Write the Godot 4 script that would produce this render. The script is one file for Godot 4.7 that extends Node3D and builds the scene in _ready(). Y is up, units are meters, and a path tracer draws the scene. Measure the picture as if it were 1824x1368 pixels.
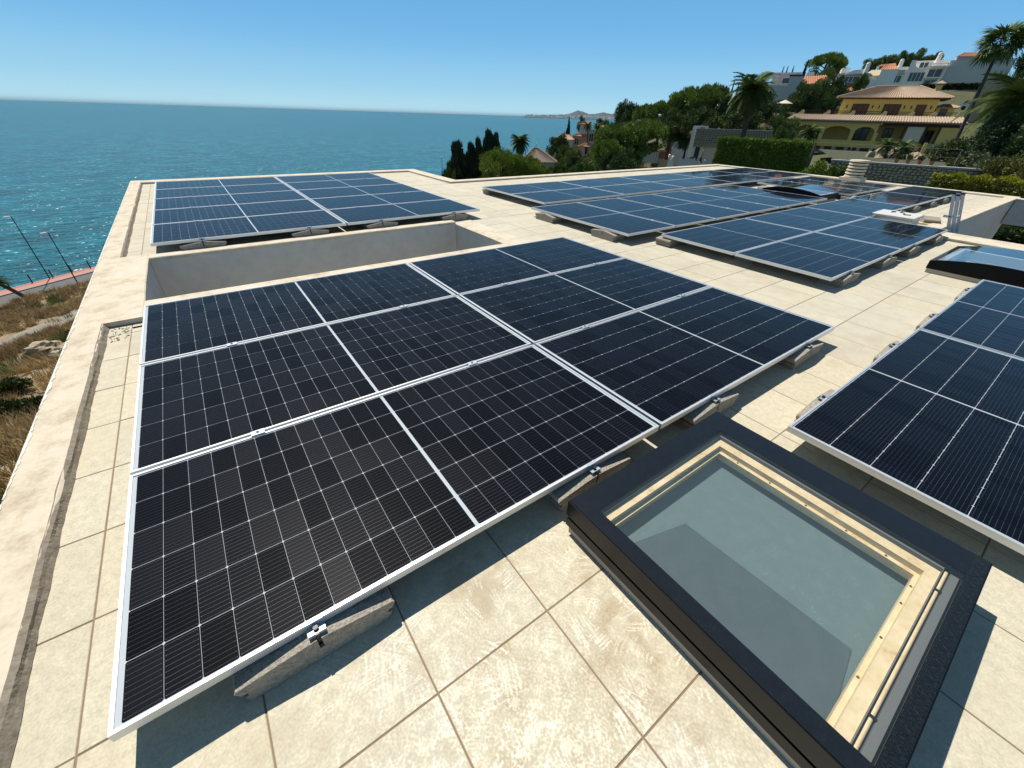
extends Node3D
# A flat roof with solar arrays above the sea. x runs along the arrays' long side, -z away towards the sea; y = 0 is the top of the panels.

const ROOF := -0.155      # top of the roof tiles
const COPING := -0.11     # top of parapets and of the band round the light well
const PL := 2.333         # panel length
const PW := 1.134         # panel width
const GAP := 0.02
const EYE := Vector3(0.633, 1.41, 0.908)
const SEA := -27.0

var taken := {}
var M := {}
var rng := RandomNumberGenerator.new()
var cam: Camera3D

# ------------------------------------------------------------------ mesh builder
class MB:
	var v := PackedVector3Array()
	var n := PackedVector3Array()
	var t := PackedVector2Array()
	var c := PackedColorArray()
	var tint := Color.WHITE
	func tri(a: Vector3, b: Vector3, d: Vector3) -> void:   # counter-clockwise seen from outside
		var k := (b - a).cross(d - a).normalized()
		v.append(a); v.append(d); v.append(b)
		n.append(k); n.append(k); n.append(k)
		t.append(Vector2.ZERO); t.append(Vector2.ZERO); t.append(Vector2.ZERO)
		c.append(tint); c.append(tint); c.append(tint)
	func tri_n(a: Vector3, b: Vector3, d: Vector3, na: Vector3, nb: Vector3, nd: Vector3) -> void:
		v.append(a); v.append(d); v.append(b)
		n.append(na); n.append(nd); n.append(nb)
		t.append(Vector2.ZERO); t.append(Vector2.ZERO); t.append(Vector2.ZERO)
		c.append(tint); c.append(tint); c.append(tint)
	func tri_uv(a: Vector3, b: Vector3, d: Vector3, ua: Vector2, ub: Vector2, ud: Vector2) -> void:
		tri(a, b, d)
		var k := t.size()
		t[k - 3] = ua; t[k - 2] = ud; t[k - 1] = ub
	func quad(a: Vector3, b: Vector3, d: Vector3, e: Vector3) -> void:
		tri(a, b, d); tri(a, d, e)
	func box(lo: Vector3, hi: Vector3) -> void:
		var p := [Vector3(lo.x, lo.y, lo.z), Vector3(hi.x, lo.y, lo.z), Vector3(hi.x, lo.y, hi.z), Vector3(lo.x, lo.y, hi.z),
			Vector3(lo.x, hi.y, lo.z), Vector3(hi.x, hi.y, lo.z), Vector3(hi.x, hi.y, hi.z), Vector3(lo.x, hi.y, hi.z)]
		quad(p[7], p[6], p[5], p[4]); quad(p[0], p[1], p[2], p[3])
		quad(p[3], p[2], p[6], p[7]); quad(p[1], p[0], p[4], p[5])
		quad(p[2], p[1], p[5], p[6]); quad(p[0], p[3], p[7], p[4])
	func cbox(lo: Vector3, hi: Vector3, k: float) -> void:   # box with chamfered top edges
		var a := [Vector3(lo.x, hi.y - k, hi.z), Vector3(hi.x, hi.y - k, hi.z), Vector3(hi.x, hi.y - k, lo.z), Vector3(lo.x, hi.y - k, lo.z)]
		var b := [Vector3(lo.x + k, hi.y, hi.z - k), Vector3(hi.x - k, hi.y, hi.z - k), Vector3(hi.x - k, hi.y, lo.z + k), Vector3(lo.x + k, hi.y, lo.z + k)]
		var d := [Vector3(lo.x, lo.y, hi.z), Vector3(hi.x, lo.y, hi.z), Vector3(hi.x, lo.y, lo.z), Vector3(lo.x, lo.y, lo.z)]
		quad(b[0], b[1], b[2], b[3]); quad(d[3], d[2], d[1], d[0])
		for i in 4:
			var j := (i + 1) % 4
			quad(a[i], a[j], b[j], b[i]); quad(d[i], d[j], a[j], a[i])
	func ring(x0: float, x1: float, z0: float, z1: float, wl: float, wr: float, wn: float, wf: float, y0: float, y1: float) -> void:
		# hollow rectangle; wl, wr at x0, x1; wf at z0 (far), wn at z1 (near)
		var o := [Vector2(x0, z1), Vector2(x1, z1), Vector2(x1, z0), Vector2(x0, z0)]
		var q := [Vector2(x0 + wl, z1 - wn), Vector2(x1 - wr, z1 - wn), Vector2(x1 - wr, z0 + wf), Vector2(x0 + wl, z0 + wf)]
		for i in 4:
			var j := (i + 1) % 4
			var oi := Vector3(o[i].x, y1, o[i].y); var oj := Vector3(o[j].x, y1, o[j].y)
			var qi := Vector3(q[i].x, y1, q[i].y); var qj := Vector3(q[j].x, y1, q[j].y)
			var dn := Vector3(0, y0 - y1, 0)
			quad(oi, oj, qj, qi)
			quad(oi + dn, oj + dn, oj, oi)
			quad(qj + dn, qi + dn, qi, qj)
			quad(oj + dn, oi + dn, qi + dn, qj + dn)
	func prism(poly: PackedVector2Array, z0: float, z1: float) -> void:   # profile in x-y (counter-clockwise), pushed along z
		var ids := Geometry2D.triangulate_polygon(poly)
		for i in range(0, ids.size(), 3):
			var a := poly[ids[i]]; var b := poly[ids[i + 1]]; var d := poly[ids[i + 2]]
			if (b - a).cross(d - a) < 0:
				var s := b; b = d; d = s
			tri(Vector3(a.x, a.y, z1), Vector3(b.x, b.y, z1), Vector3(d.x, d.y, z1))
			tri(Vector3(b.x, b.y, z0), Vector3(a.x, a.y, z0), Vector3(d.x, d.y, z0))
		for i in poly.size():
			var a := poly[i]; var b := poly[(i + 1) % poly.size()]
			quad(Vector3(a.x, a.y, z0), Vector3(b.x, b.y, z0), Vector3(b.x, b.y, z1), Vector3(a.x, a.y, z1))
	func tube(a: Vector3, b: Vector3, ra: float, rb: float, k: int = 8, caps := true) -> void:
		var ax := (b - a).normalized()
		var s := ax.cross(Vector3.RIGHT if absf(ax.x) < 0.8 else Vector3.UP).normalized()
		var w := s.cross(ax)
		for i in k:
			var p := TAU * i / k; var q := TAU * (i + 1) / k
			var dp := s * cos(p) + w * sin(p); var dq := s * cos(q) + w * sin(q)
			tri_n(a + dp * ra, b + dp * rb, b + dq * rb, dp, dp, dq)
			tri_n(a + dp * ra, b + dq * rb, a + dq * ra, dp, dq, dq)
			if caps:
				tri(b, b + dq * rb, b + dp * rb); tri(a, a + dp * ra, a + dq * ra)
	func lathe(pts: PackedVector2Array, k: int = 20, at := Vector3.ZERO) -> void:   # (radius, height), from below upwards
		for j in pts.size() - 1:
			var a := pts[j]; var b := pts[j + 1]
			var dir := (b - a).normalized()
			for i in k:
				var p := TAU * i / k; var q := TAU * (i + 1) / k
				var cp := Vector3(cos(p), 0, -sin(p)); var cq := Vector3(cos(q), 0, -sin(q))
				var np := cp * dir.y - Vector3.UP * dir.x; var nq := cq * dir.y - Vector3.UP * dir.x
				var pa := at + cp * a.x + Vector3.UP * a.y; var qa := at + cq * a.x + Vector3.UP * a.y
				var pb := at + cp * b.x + Vector3.UP * b.y; var qb := at + cq * b.x + Vector3.UP * b.y
				if a.x > 0.0: tri_n(pa, qa, qb, np, nq, nq)
				if b.x > 0.0: tri_n(pa, qb, pb, np, nq, np)
	func mesh(colors := false, uvs := false) -> ArrayMesh:
		var arr := []
		arr.resize(Mesh.ARRAY_MAX)
		arr[Mesh.ARRAY_VERTEX] = v; arr[Mesh.ARRAY_NORMAL] = n
		if uvs: arr[Mesh.ARRAY_TEX_UV] = t
		if colors: arr[Mesh.ARRAY_COLOR] = c
		var m := ArrayMesh.new()
		m.add_surface_from_arrays(Mesh.PRIMITIVE_TRIANGLES, arr)
		return m

# ------------------------------------------------------------------ naming and tagging
func numbered(called: String) -> String:
	var k: int = taken.get(called, 0)
	taken[called] = k + 1
	return called if k == 0 else "%s_%03d" % [called, k]

func tag(o: Node, label: String, category: String, group := "", kind := "") -> void:
	if label: o.set_meta("label", label)
	if category: o.set_meta("category", category)
	if group: o.set_meta("group", group)
	if kind: o.set_meta("kind", kind)

func thing(called: String, label: String, category: String, at := Vector3.ZERO, turn := 0.0, group := "") -> Node3D:
	var o := Node3D.new()
	o.name = numbered(called)
	add_child(o)
	o.position = at; o.rotation.y = turn
	tag(o, label, category, group)
	return o

func part(called: String, mesh: Mesh, mat: Material, parent: Node, at := Vector3.ZERO) -> MeshInstance3D:
	var o := MeshInstance3D.new()
	var key := "%d/%s" % [parent.get_instance_id(), called]
	var k: int = taken.get(key, 0)
	taken[key] = k + 1
	o.name = called if k == 0 else "%s_%03d" % [called, k]
	o.mesh = mesh
	o.material_override = mat
	parent.add_child(o)
	o.position = at
	return o

func solo(called: String, mesh: Mesh, mat: Material, label: String, category: String, at := Vector3.ZERO, group := "", kind := "") -> MeshInstance3D:
	var o := MeshInstance3D.new()
	o.name = numbered(called)
	o.mesh = mesh
	o.material_override = mat
	add_child(o)
	o.position = at
	tag(o, label, category, group, kind)
	return o

# ------------------------------------------------------------------ materials
func lin(r: float, g: float, b: float) -> Color:
	return Color(r, g, b).linear_to_srgb()

func mat(called: String, col: Color, rough := 0.8, metal := 0.0) -> StandardMaterial3D:
	var m := StandardMaterial3D.new()
	m.resource_name = called
	m.albedo_color = col
	m.roughness = rough
	m.metallic = metal
	M[called] = m
	return m

func noise(freq: float, seed_: int, oct := 4, type := FastNoiseLite.TYPE_SIMPLEX_SMOOTH) -> FastNoiseLite:
	var f := FastNoiseLite.new()
	f.noise_type = type
	f.frequency = freq
	f.seed = seed_
	f.fractal_octaves = oct
	return f

func noise_bytes(f: FastNoiseLite, size: int) -> PackedByteArray:
	return f.get_seamless_image(size, size, false, false, 0.12, true).get_data()

func mixed(size: int, stops: Array, f1: FastNoiseLite, w1: float, f2: FastNoiseLite, w2: float, f3: FastNoiseLite = null, w3 := 0.0) -> ImageTexture:
	# colour texture from up to three layers of noise, looked up in a ramp of linear colours
	var g := Gradient.new()
	var offs := PackedFloat32Array(); var cols := PackedColorArray()
	for s in stops:
		offs.append(s[0]); cols.append(lin(s[1], s[2], s[3]))
	g.offsets = offs; g.colors = cols
	var lut := PackedByteArray()
	for i in 256:
		var q := g.sample(i / 255.0)
		lut.append(int(q.r * 255)); lut.append(int(q.g * 255)); lut.append(int(q.b * 255))
	var a := noise_bytes(f1, size); var b := noise_bytes(f2, size)
	var d := noise_bytes(f3, size) if f3 else a
	var out := PackedByteArray()
	out.resize(size * size * 3)
	for i in size * size:
		var k := clampi(int(a[i] * w1 + b[i] * w2 + d[i] * w3), 0, 255) * 3
		out[i * 3] = lut[k]; out[i * 3 + 1] = lut[k + 1]; out[i * 3 + 2] = lut[k + 2]
	return ImageTexture.create_from_image(Image.create_from_data(size, size, false, Image.FORMAT_RGB8, out))

func height_tex(f: FastNoiseLite, size: int) -> ImageTexture:
	return ImageTexture.create_from_image(f.get_seamless_image(size, size, false, false, 0.12, true))

func normal_tex(f: FastNoiseLite, size: int, strength: float) -> ImageTexture:
	var im := f.get_seamless_image(size, size, false, false, 0.12, true)
	im.convert(Image.FORMAT_RGBA8)
	im.bump_map_to_normal_map(strength)
	return ImageTexture.create_from_image(im)

func world_tex(m: StandardMaterial3D, tex: Texture2D, per_metre: float, off := Vector3.ZERO) -> StandardMaterial3D:
	m.albedo_texture = tex
	m.uv1_triplanar = true
	m.uv1_world_triplanar = true
	m.uv1_scale = Vector3.ONE * per_metre
	m.uv1_offset = off
	return m

func relief(m: StandardMaterial3D, tex: Texture2D, cm: float) -> StandardMaterial3D:
	m.heightmap_enabled = true
	m.heightmap_texture = tex
	m.heightmap_scale = cm
	return m

func clear_sky() -> ImageTexture:
	# cloudless: pale at the horizon, deeper blue with height, the same all round
	var g := Gradient.new()
	g.offsets = PackedFloat32Array([0.0, 0.04, 0.12, 0.19, 0.40, 1.0])
	g.colors = PackedColorArray([Color(0.40, 0.635, 0.735), Color(0.295, 0.555, 0.73), Color(0.165, 0.42, 0.70), Color(0.130, 0.35, 0.62), Color(0.085, 0.185, 0.33), Color(0.055, 0.105, 0.185)])
	g.interpolation_mode = Gradient.GRADIENT_INTERPOLATE_CUBIC
	var w := 1024; var h := 512
	var px := PackedFloat32Array()
	for y in h:
		var up := sin((0.5 - (y + 0.5) / h) * PI)
		var c := g.sample(clampf(up, 0.0, 1.0))
		if up < 0.0: c = c.lerp(Color(0.08, 0.12, 0.13), clampf(-up * 6.0, 0.0, 1.0))
		var row := PackedFloat32Array([c.r, c.g, c.b])
		while row.size() < w * 3: row.append_array(row)
		row.resize(w * 3)
		px.append_array(row)
	return ImageTexture.create_from_image(Image.create_from_data(w, h, false, Image.FORMAT_RGBF, px.to_byte_array()))

func setup_view() -> void:
	cam = Camera3D.new()
	cam.name = "camera"
	add_child(cam)
	cam.position = EYE
	cam.rotation_degrees = Vector3(-33.70, -36.596, 1.842)
	cam.fov = 87.27
	cam.near = 0.05
	cam.far = 90000.0
	cam.current = true
	var sky := PanoramaSkyMaterial.new()
	sky.panorama = clear_sky()
	var env := Environment.new()
	env.background_mode = Environment.BG_SKY
	env.sky = Sky.new()
	env.sky.sky_material = sky
	env.background_energy_multiplier = 1.0
	env.tonemap_mode = Environment.TONE_MAPPER_LINEAR
	env.tonemap_exposure = 1.17
	env.fog_enabled = true
	env.fog_density = 0.000006
	env.fog_light_color = Color(0.76, 0.89, 1.0)
	env.sdfgi_enabled = true
	env.ssao_enabled = true
	env.ssil_enabled = true
	var we := WorldEnvironment.new()
	we.name = "world_environment"
	we.environment = env
	add_child(we)
	var sun := DirectionalLight3D.new()
	sun.name = "sun"
	add_child(sun)
	# the sun stands straight beyond the far edge of the arrays, 60 degrees up
	sun.look_at_from_position(Vector3.ZERO, Vector3(0.0, -0.866, 0.49), Vector3.UP)
	sun.light_energy = 1.55
	sun.light_color = Color(1.0, 0.975, 0.93)
	sun.light_angular_distance = 0.53
	sun.shadow_enabled = true

func near_tile_texture() -> ImageTexture:
	# 4 m by 4 m of stone tile: fine mottling, brown dust in patches and pale scuff marks where shoes and brooms went over it
	var s := 1536
	var px := s / 4.0
	var fine := noise_bytes(noise(0.22, 11, 2), s)
	var mid := noise_bytes(noise(0.05, 12, 4), s)
	var coarse := noise_bytes(noise(0.0065, 13, 5), s)
	var blot := noise_bytes(noise(0.018, 14, 5), s)
	var scuff := PackedByteArray()
	scuff.resize(s * s)
	var r := RandomNumberGenerator.new()
	r.seed = 77
	for k in 620:
		var near := k < 430
		var cx := r.randf_range(0.45, 2.3) if near else r.randf_range(0.0, 4.0)
		var cz := r.randf_range(0.05, 1.3) if near else r.randf_range(0.0, 4.0)
		var dir := r.randf_range(0.0, PI)
		var bend := r.randf_range(-6.0, 6.0) if r.randf() < 0.6 else 0.0
		var lines := r.randi_range(3, 9)
		var length := r.randf_range(0.03, 0.14)
		var strength := r.randi_range(40, 190) if near else r.randi_range(15, 60)
		for l in lines:
			var off := (l - lines / 2.0) * r.randf_range(0.009, 0.014)
			var ang := dir + r.randf_range(-0.05, 0.05)
			var x := cx + cos(ang + PI / 2) * off + cos(ang) * r.randf_range(-0.02, 0.02)
			var z := cz + sin(ang + PI / 2) * off + sin(ang) * r.randf_range(-0.02, 0.02)
			var steps := int(length * r.randf_range(0.5, 1.0) * px)
			var wide := r.randi_range(0, 2)
			for i in steps:
				ang += bend / px
				x += cos(ang) / px; z += sin(ang) / px
				if (i + l) % 7 == 0 and near: continue
				for w in wide + 1:
					var ix := posmod(int(x * px) + w, s); var iz := posmod(int(z * px) + (w & 1), s)
					var q := iz * s + ix
					scuff[q] = mini(255, maxi(scuff[q], strength))
	var out := PackedByteArray()
	out.resize(s * s * 3)
	var base := Vector3(0.545, 0.497, 0.375)
	var brown := Vector3(0.355, 0.27, 0.165)
	var pale := Vector3(0.74, 0.71, 0.61)
	var enc := PackedByteArray()
	for i in 1024: enc.append(int(clampf(lin(i / 1023.0, 0, 0).r, 0, 1) * 255.0))
	for iz in s:
		var z := iz / px
		for ix in s:
			var x := ix / px
			var q := iz * s + ix
			var shade := 0.70 + fine[q] * 0.0013 + mid[q] * 0.0011
			var near := clampf(1.35 - absf(x - 1.25) * 0.75 - absf(z - 0.55) * 1.0, 0.0, 1.0)
			var rust := clampf(1.0 - absf(x - 1.44) * 9.0, 0.0, 1.0) * clampf(1.0 - absf(z - 0.62) * 2.6, 0.0, 1.0)
			var d := clampf((coarse[q] * 0.55 + blot[q] * 0.4 + mid[q] * 0.35 - 162.0) / 50.0, 0.0, 1.0) * (0.10 + 0.75 * near)
			d = clampf(d + rust * clampf((blot[q] - 105.0) / 50.0, 0.0, 1.0) * 0.8, 0.0, 1.0)
			d *= 0.25 + fine[q] * 0.0034 + mid[q] * 0.0016
			var p := clampf(scuff[q] / 255.0, 0.0, 1.0)
			var chalk := clampf(1.0 - absf(x - 0.85) * 1.3, 0.0, 1.0) * clampf(1.0 - absf(z - 0.75) * 1.5, 0.0, 1.0) * clampf((mid[q] * 0.6 + fine[q] * 0.5 + blot[q] * 0.3 - 172.0) / 40.0, 0.0, 1.0) * 0.9
			var col := base.lerp(brown, clampf(d * (1.0 - p), 0.0, 0.85)).lerp(pale, clampf(p * 0.85 + chalk, 0.0, 0.9)) * shade
			out[q * 3] = enc[clampi(int(col.x * 1023), 0, 1023)]
			out[q * 3 + 1] = enc[clampi(int(col.y * 1023), 0, 1023)]
			out[q * 3 + 2] = enc[clampi(int(col.z * 1023), 0, 1023)]
	return ImageTexture.create_from_image(Image.create_from_data(s, s, false, Image.FORMAT_RGB8, out))

func cell_textures() -> Array:
	# printed silver lines on a solar cell: ten thin wires with solder points, along the panel
	var w := 96; var h := 288
	var im := Image.create(w, h, false, Image.FORMAT_RGB8)
	var me := Image.create(w, h, false, Image.FORMAT_RGB8)
	im.fill(lin(0.0016, 0.0017, 0.0036)); me.fill(Color.BLACK)
	for x in w:
		if x % 3 == 0:
			for y in h: im.set_pixel(x, y, lin(0.0024, 0.0026, 0.0052))
	for k in 10:
		var y := int((k + 0.5) * h / 10.0)
		for x in range(3, w - 3):
			im.set_pixel(x, y, lin(0.13, 0.13, 0.14)); me.set_pixel(x, y, Color(0.25, 0.25, 0.25))
			im.set_pixel(x, y + 1, lin(0.03, 0.03, 0.034))
		for x0 in [5, w - 6]:
			for dy in [0, 1]:
				im.set_pixel(x0, y + dy, lin(0.24, 0.24, 0.26)); me.set_pixel(x0, y + dy, Color(0.5, 0.5, 0.5))
	return [ImageTexture.create_from_image(im), ImageTexture.create_from_image(me)]

func make_materials() -> void:
	var grain := height_tex(noise(0.11, 5, 4), 256)
	var pits := height_tex(noise(0.2, 6, 3, FastNoiseLite.TYPE_CELLULAR), 256)
	var near := near_tile_texture()
	var far := mixed(768, [[0.0, 0.41, 0.355, 0.255], [0.35, 0.48, 0.432, 0.328], [0.6, 0.53, 0.487, 0.38], [1.0, 0.58, 0.545, 0.445]], noise(0.16, 21, 3), 0.3, noise(0.03, 22, 4), 0.4, noise(0.007, 23, 4), 0.4)
	var tints := [Vector3(1, 1, 1), Vector3(1.03, 1.02, 1.0), Vector3(0.96, 0.955, 0.95), Vector3(1.0, 0.985, 0.955)]
	for i in 4:
		var c: Vector3 = tints[i] * 0.97
		var a := world_tex(mat("near_tile_%d" % i, lin(c.x, c.y, c.z), 0.78), near, 0.25)
		relief(a, grain, 0.06)
		var b := world_tex(mat("far_tile_%d" % i, lin(c.x, c.y, c.z), 0.78), far, 0.23, Vector3(0.31 * i, 0, 0.17 * i))
	mat("grout", lin(0.24, 0.165, 0.10), 0.9)
	var stucco := mixed(768, [[0.0, 0.33, 0.255, 0.17], [0.32, 0.48, 0.40, 0.29], [0.55, 0.585, 0.51, 0.39], [1.0, 0.64, 0.59, 0.49]], noise(0.09, 31, 4), 0.26, noise(0.02, 32, 4), 0.38, noise(0.0055, 33, 5), 0.52)
	relief(world_tex(mat("coping_stucco", lin(1.0, 1.0, 1.0), 0.9), stucco, 0.55), grain, 0.25)
	relief(world_tex(mat("wall_stucco", lin(1.12, 1.08, 0.99), 0.9), mixed(256, [[0.0, 0.42, 0.42, 0.42], [0.5, 0.50, 0.50, 0.495], [1.0, 0.56, 0.56, 0.55]], noise(0.06, 34, 4), 0.5, noise(0.012, 35, 4), 0.5), 0.4), grain, 0.2)
	relief(world_tex(mat("mortar", lin(1, 1, 1), 0.95), mixed(256, [[0.0, 0.11, 0.09, 0.065], [0.5, 0.225, 0.19, 0.145], [1.0, 0.36, 0.32, 0.26]], noise(0.1, 36, 4), 0.6, noise(0.03, 37, 4), 0.5), 1.6), pits, 0.35)
	mat("white_paint", lin(0.66, 0.63, 0.56), 0.8)
	relief(world_tex(mat("concrete", lin(1, 1, 1), 0.95), mixed(384, [[0.0, 0.12, 0.105, 0.085], [0.35, 0.25, 0.22, 0.18], [0.65, 0.34, 0.305, 0.25], [1.0, 0.46, 0.42, 0.355]], noise(0.26, 38, 3), 0.6, noise(0.05, 39, 4), 0.5), 1.7), pits, 0.9)
	# solar panels
	var alu := mat("aluminium", lin(0.72, 0.73, 0.74), 0.38, 0.55)
	alu.metallic_specular = 0.5
	mat("clamp_aluminium", lin(0.42, 0.47, 0.52), 0.45, 0.5)
	mat("black_bolt", lin(0.01, 0.01, 0.012), 0.45)
	mat("backsheet", lin(0.40, 0.45, 0.49), 0.6)
	mat("panel_underside", lin(0.55, 0.55, 0.55), 0.7)
	var ct := cell_textures()
	var cell := mat("solar_cell", Color.WHITE, 0.42)
	cell.metallic_specular = 0.12
	cell.albedo_texture = ct[0]
	cell.metallic = 1.0
	cell.metallic_texture = ct[1]
	for i in 3:
		var c := cell.duplicate() as StandardMaterial3D
		c.albedo_color = [Color(1, 1, 1), Color(0.90, 0.90, 0.93), Color(0.82, 0.82, 0.80)][i]
		c.metallic_specular = [0.12, 0.15, 0.10][i]
		M["solar_cell_%d" % i] = c
	cell.texture_filter = BaseMaterial3D.TEXTURE_FILTER_LINEAR_WITH_MIPMAPS_ANISOTROPIC
	var glass := mat("panel_glass", Color(0.05, 0.05, 0.05, 0.01), 0.03)
	glass.transparency = BaseMaterial3D.TRANSPARENCY_ALPHA
	glass.metallic_specular = 0.33
	# skylights
	mat("black_metal", lin(0.009, 0.0092, 0.0098), 0.42).metallic_specular = 0.35
	var dusty := mat("black_glass", lin(1, 1, 1), 0.22)
	world_tex(dusty, mixed(256, [[0.0, 0.007, 0.009, 0.012], [0.6, 0.010, 0.013, 0.017], [1.0, 0.020, 0.024, 0.028]], noise(0.25, 41, 3), 0.7, noise(0.03, 42, 4), 0.3), 2.2)
	var wr := relief(mat("wrinkled_membrane", lin(0.010, 0.0105, 0.0115), 0.4), height_tex(noise(0.06, 49, 3), 256), 2.4)
	wr.uv1_triplanar = true; wr.uv1_world_triplanar = true; wr.uv1_scale = Vector3(14, 3, 2.6)
	mat("rubber", lin(0.008, 0.008, 0.008), 0.6)
	mat("grey_strip", lin(0.115, 0.125, 0.125), 0.6)
	var pine := world_tex(mat("pale_wood", lin(1, 1, 1), 0.55), mixed(256, [[0.0, 0.36, 0.22, 0.10], [0.4, 0.60, 0.47, 0.27], [1.0, 0.72, 0.62, 0.42]], noise(0.02, 43, 4), 0.7, noise(0.1, 44, 3), 0.4), 1.4)
	relief(pine, grain, 0.05)
	var pane := mat("skylight_glass", Color(0.75, 0.85, 0.85, 0.03), 0.02)
	pane.transparency = BaseMaterial3D.TRANSPARENCY_ALPHA
	relief(world_tex(mat("blind_cloth", lin(1, 1, 1), 0.9), mixed(512, [[0.0, 0.076, 0.120, 0.122], [0.5, 0.096, 0.145, 0.146], [0.78, 0.112, 0.165, 0.165], [0.82, 0.28, 0.33, 0.33], [1.0, 0.30, 0.35, 0.35]], noise(0.3, 45, 2), 0.72, noise(0.02, 46, 3), 0.28), 1.1), grain, 0.05)
	relief(world_tex(mat("dark_patch_tone", lin(1, 1, 1), 0.9), mixed(256, [[0.0, 0.040, 0.062, 0.070], [1.0, 0.058, 0.084, 0.092]], noise(0.3, 47, 2), 0.4, noise(0.03, 48, 3), 0.6), 1.1), grain, 0.05)  # tone of the added dark patch over the blind
	mat("screw", lin(0.14, 0.12, 0.09), 0.5, 0.6)
	mat("curb_plaster", lin(0.40, 0.35, 0.285), 0.85)
	mat("black_cladding", lin(0.0045, 0.0045, 0.005), 0.5).metallic_specular = 0.25
	mat("room_floor", lin(0.30, 0.20, 0.12), 0.6)
	mat("grey_frame", lin(0.34, 0.35, 0.36), 0.6)
	mat("room_white", lin(0.62, 0.62, 0.60), 0.9)
	mat("white_plastic", lin(0.56, 0.56, 0.53), 0.6)
	mat("ladder_aluminium", lin(0.50, 0.50, 0.51), 0.5, 0.4)


const DECKS := [[-0.305, 10.71, -6.0, 3.5], [4.45, 19.1, 3.5, 5.64], [-0.305, 19.1, 5.64, 9.75], [-0.305, 6.28, 9.75, 12.5], [10.71, 19.1, 1.03, 3.5]]
# [name, x0, v0, columns, rows, long side along x, words]
const ARRAYS := [
	["front", 0.0, 0.0, 2, 3, true, "nearest array beside the low left parapet"],
	["seaward", 0.006, 5.69, 2, 5, true, "array behind the light well"],
	["corner", 2.946, -1.544, 2, 1, true, "array beside the large skylight"],
	["middle", 6.107, 0.557, 2, 1, true, "array next to the curved skylight, its front row"],
	["long", 6.107, 1.711, 5, 1, true, "long row reaching the white box and ladder"],
	["upright", 5.644, 3.082, 6, 1, false, "array of upright panels in mid roof"],
	["upright_far", 13.87, 3.082, 3, 1, false, "upright trio before the ringed chimney"],
	["back", 6.16, 5.656, 5, 2, true, "array along the back parapet"],
]
const ORD := ["first", "second", "third", "fourth", "fifth", "sixth", "seventh", "eighth"]

func flat_box(x0: float, x1: float, v0: float, v1: float, y0: float, y1: float) -> ArrayMesh:
	var b := MB.new()
	b.box(Vector3(x0, y0, -v1), Vector3(x1, y1, -v0))
	return b.mesh()

func under_panel(x: float, v: float) -> bool:
	for a in ARRAYS:
		var w: float = a[3] * ((PL if a[5] else PW) + GAP); var h: float = a[4] * ((PW if a[5] else PL) + GAP)
		if x > a[1] + 0.1 and x < a[1] + w - 0.1 and v > a[2] + 0.35 and v < a[2] + h - 0.0: return true
	return x > 1.5 and x < 2.7 and v < -0.1 and v > -1.3

func in_frame(p: Vector3) -> bool:
	var q := cam.global_transform.affine_inverse() * p
	var k := tan(deg_to_rad(87.27 / 2))
	return q.z < -0.05 and absf(q.y / q.z) < k * 1.08 and absf(q.x / q.z) < k * 1.36

func build_house() -> void:
	var h := thing("flat_roofed_house", "flat-roofed cream house in the foreground carrying all the solar arrays", "house", Vector3(9, -9, -3))
	var off := Vector3(-9, 9, 3)
	# walls down to the ground, 2 mm inside the copings
	var bottom := -9.5
	for w in [[-0.508, -0.308, -6.0, 12.8], [-0.308, 6.55, 12.52, 12.8], [6.3, 6.55, 10.0, 12.52], [6.3, 19.38, 9.77, 9.97], [19.12, 19.38, 0.79, 9.77], [11.3, 19.12, 0.79, 1.01], [10.75, 11.28, -6.0, 0.79]]:
		part("outer_wall", flat_box(w[0], w[1], w[2], w[3], bottom, COPING - 0.02), M.wall_stucco, h, off)
	part("lintel_wall", flat_box(18.85, 19.1, -4.0, 0.77, -0.76, COPING - 0.02), M.wall_stucco, h, off)
	# light well
	for w in [[-0.303, -0.052, 3.505, 5.638], [-0.05, 4.068, 3.505, 3.928], [-0.05, 4.068, 5.472, 5.638], [4.072, 4.448, 3.505, 5.638]]:
		part("light_well_wall", flat_box(w[0], w[1], w[2], w[3], -4.0, COPING - 0.02 - (0.03 if w[0] > 3.0 else 0.0)), M.wall_stucco, h, off)
	part("light_well_floor", flat_box(-0.05, 4.07, 3.93, 5.47, -4.1, -4.0), M.wall_stucco, h, off)
	# copings, with slightly uneven edges
	var cop := [[-0.512, -0.305, -6.0, 12.84], [-0.305, 6.6, 12.5, 12.84], [6.28, 6.6, 10.02, 12.5], [6.28, 19.42, 9.75, 10.02], [19.1, 19.42, 0.77, 9.75], [11.3, 19.1, 0.77, 1.03],
		[10.72, 11.3, -6.0, 0.77], [-0.327, -0.048, 3.5, 5.64], [-0.048, 4.07, 3.5, 3.932], [-0.048, 4.07, 5.468, 5.64], [4.07, 4.45, 3.5, 5.64], [18.83, 19.1, -4.0, 0.77]]
	for k in cop.size():
		var c: Array = cop[k]
		part("coping", coping_mesh(c[0], c[1], c[2], c[3], COPING - (0.0 if k != 10 else 0.032) - 0.0008 * (k % 3) + (0.003 if k == 7 else 0.0), k), M.coping_stucco, h, off)
	# unpainted mortar along the inner foot of the sea-side parapet
	for r in [[-1.6, 3.5], [5.64, 12.5]]:
		part("mortar_fillet", fillet_mesh(r[0], r[1]), M.mortar, h, off)
	part("worn_edge_paint", edge_paint_mesh(), M.white_paint, h, off)
	# deck and tiles
	var deck := MB.new()
	for d in DECKS:
		deck.box(Vector3(d[0], -0.5, -d[3]), Vector3(d[1], ROOF - 0.0035, -d[2]))
	var dk := part("roof_deck", deck.mesh(), M.grout, h, off)
	build_tiles(dk)

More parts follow.
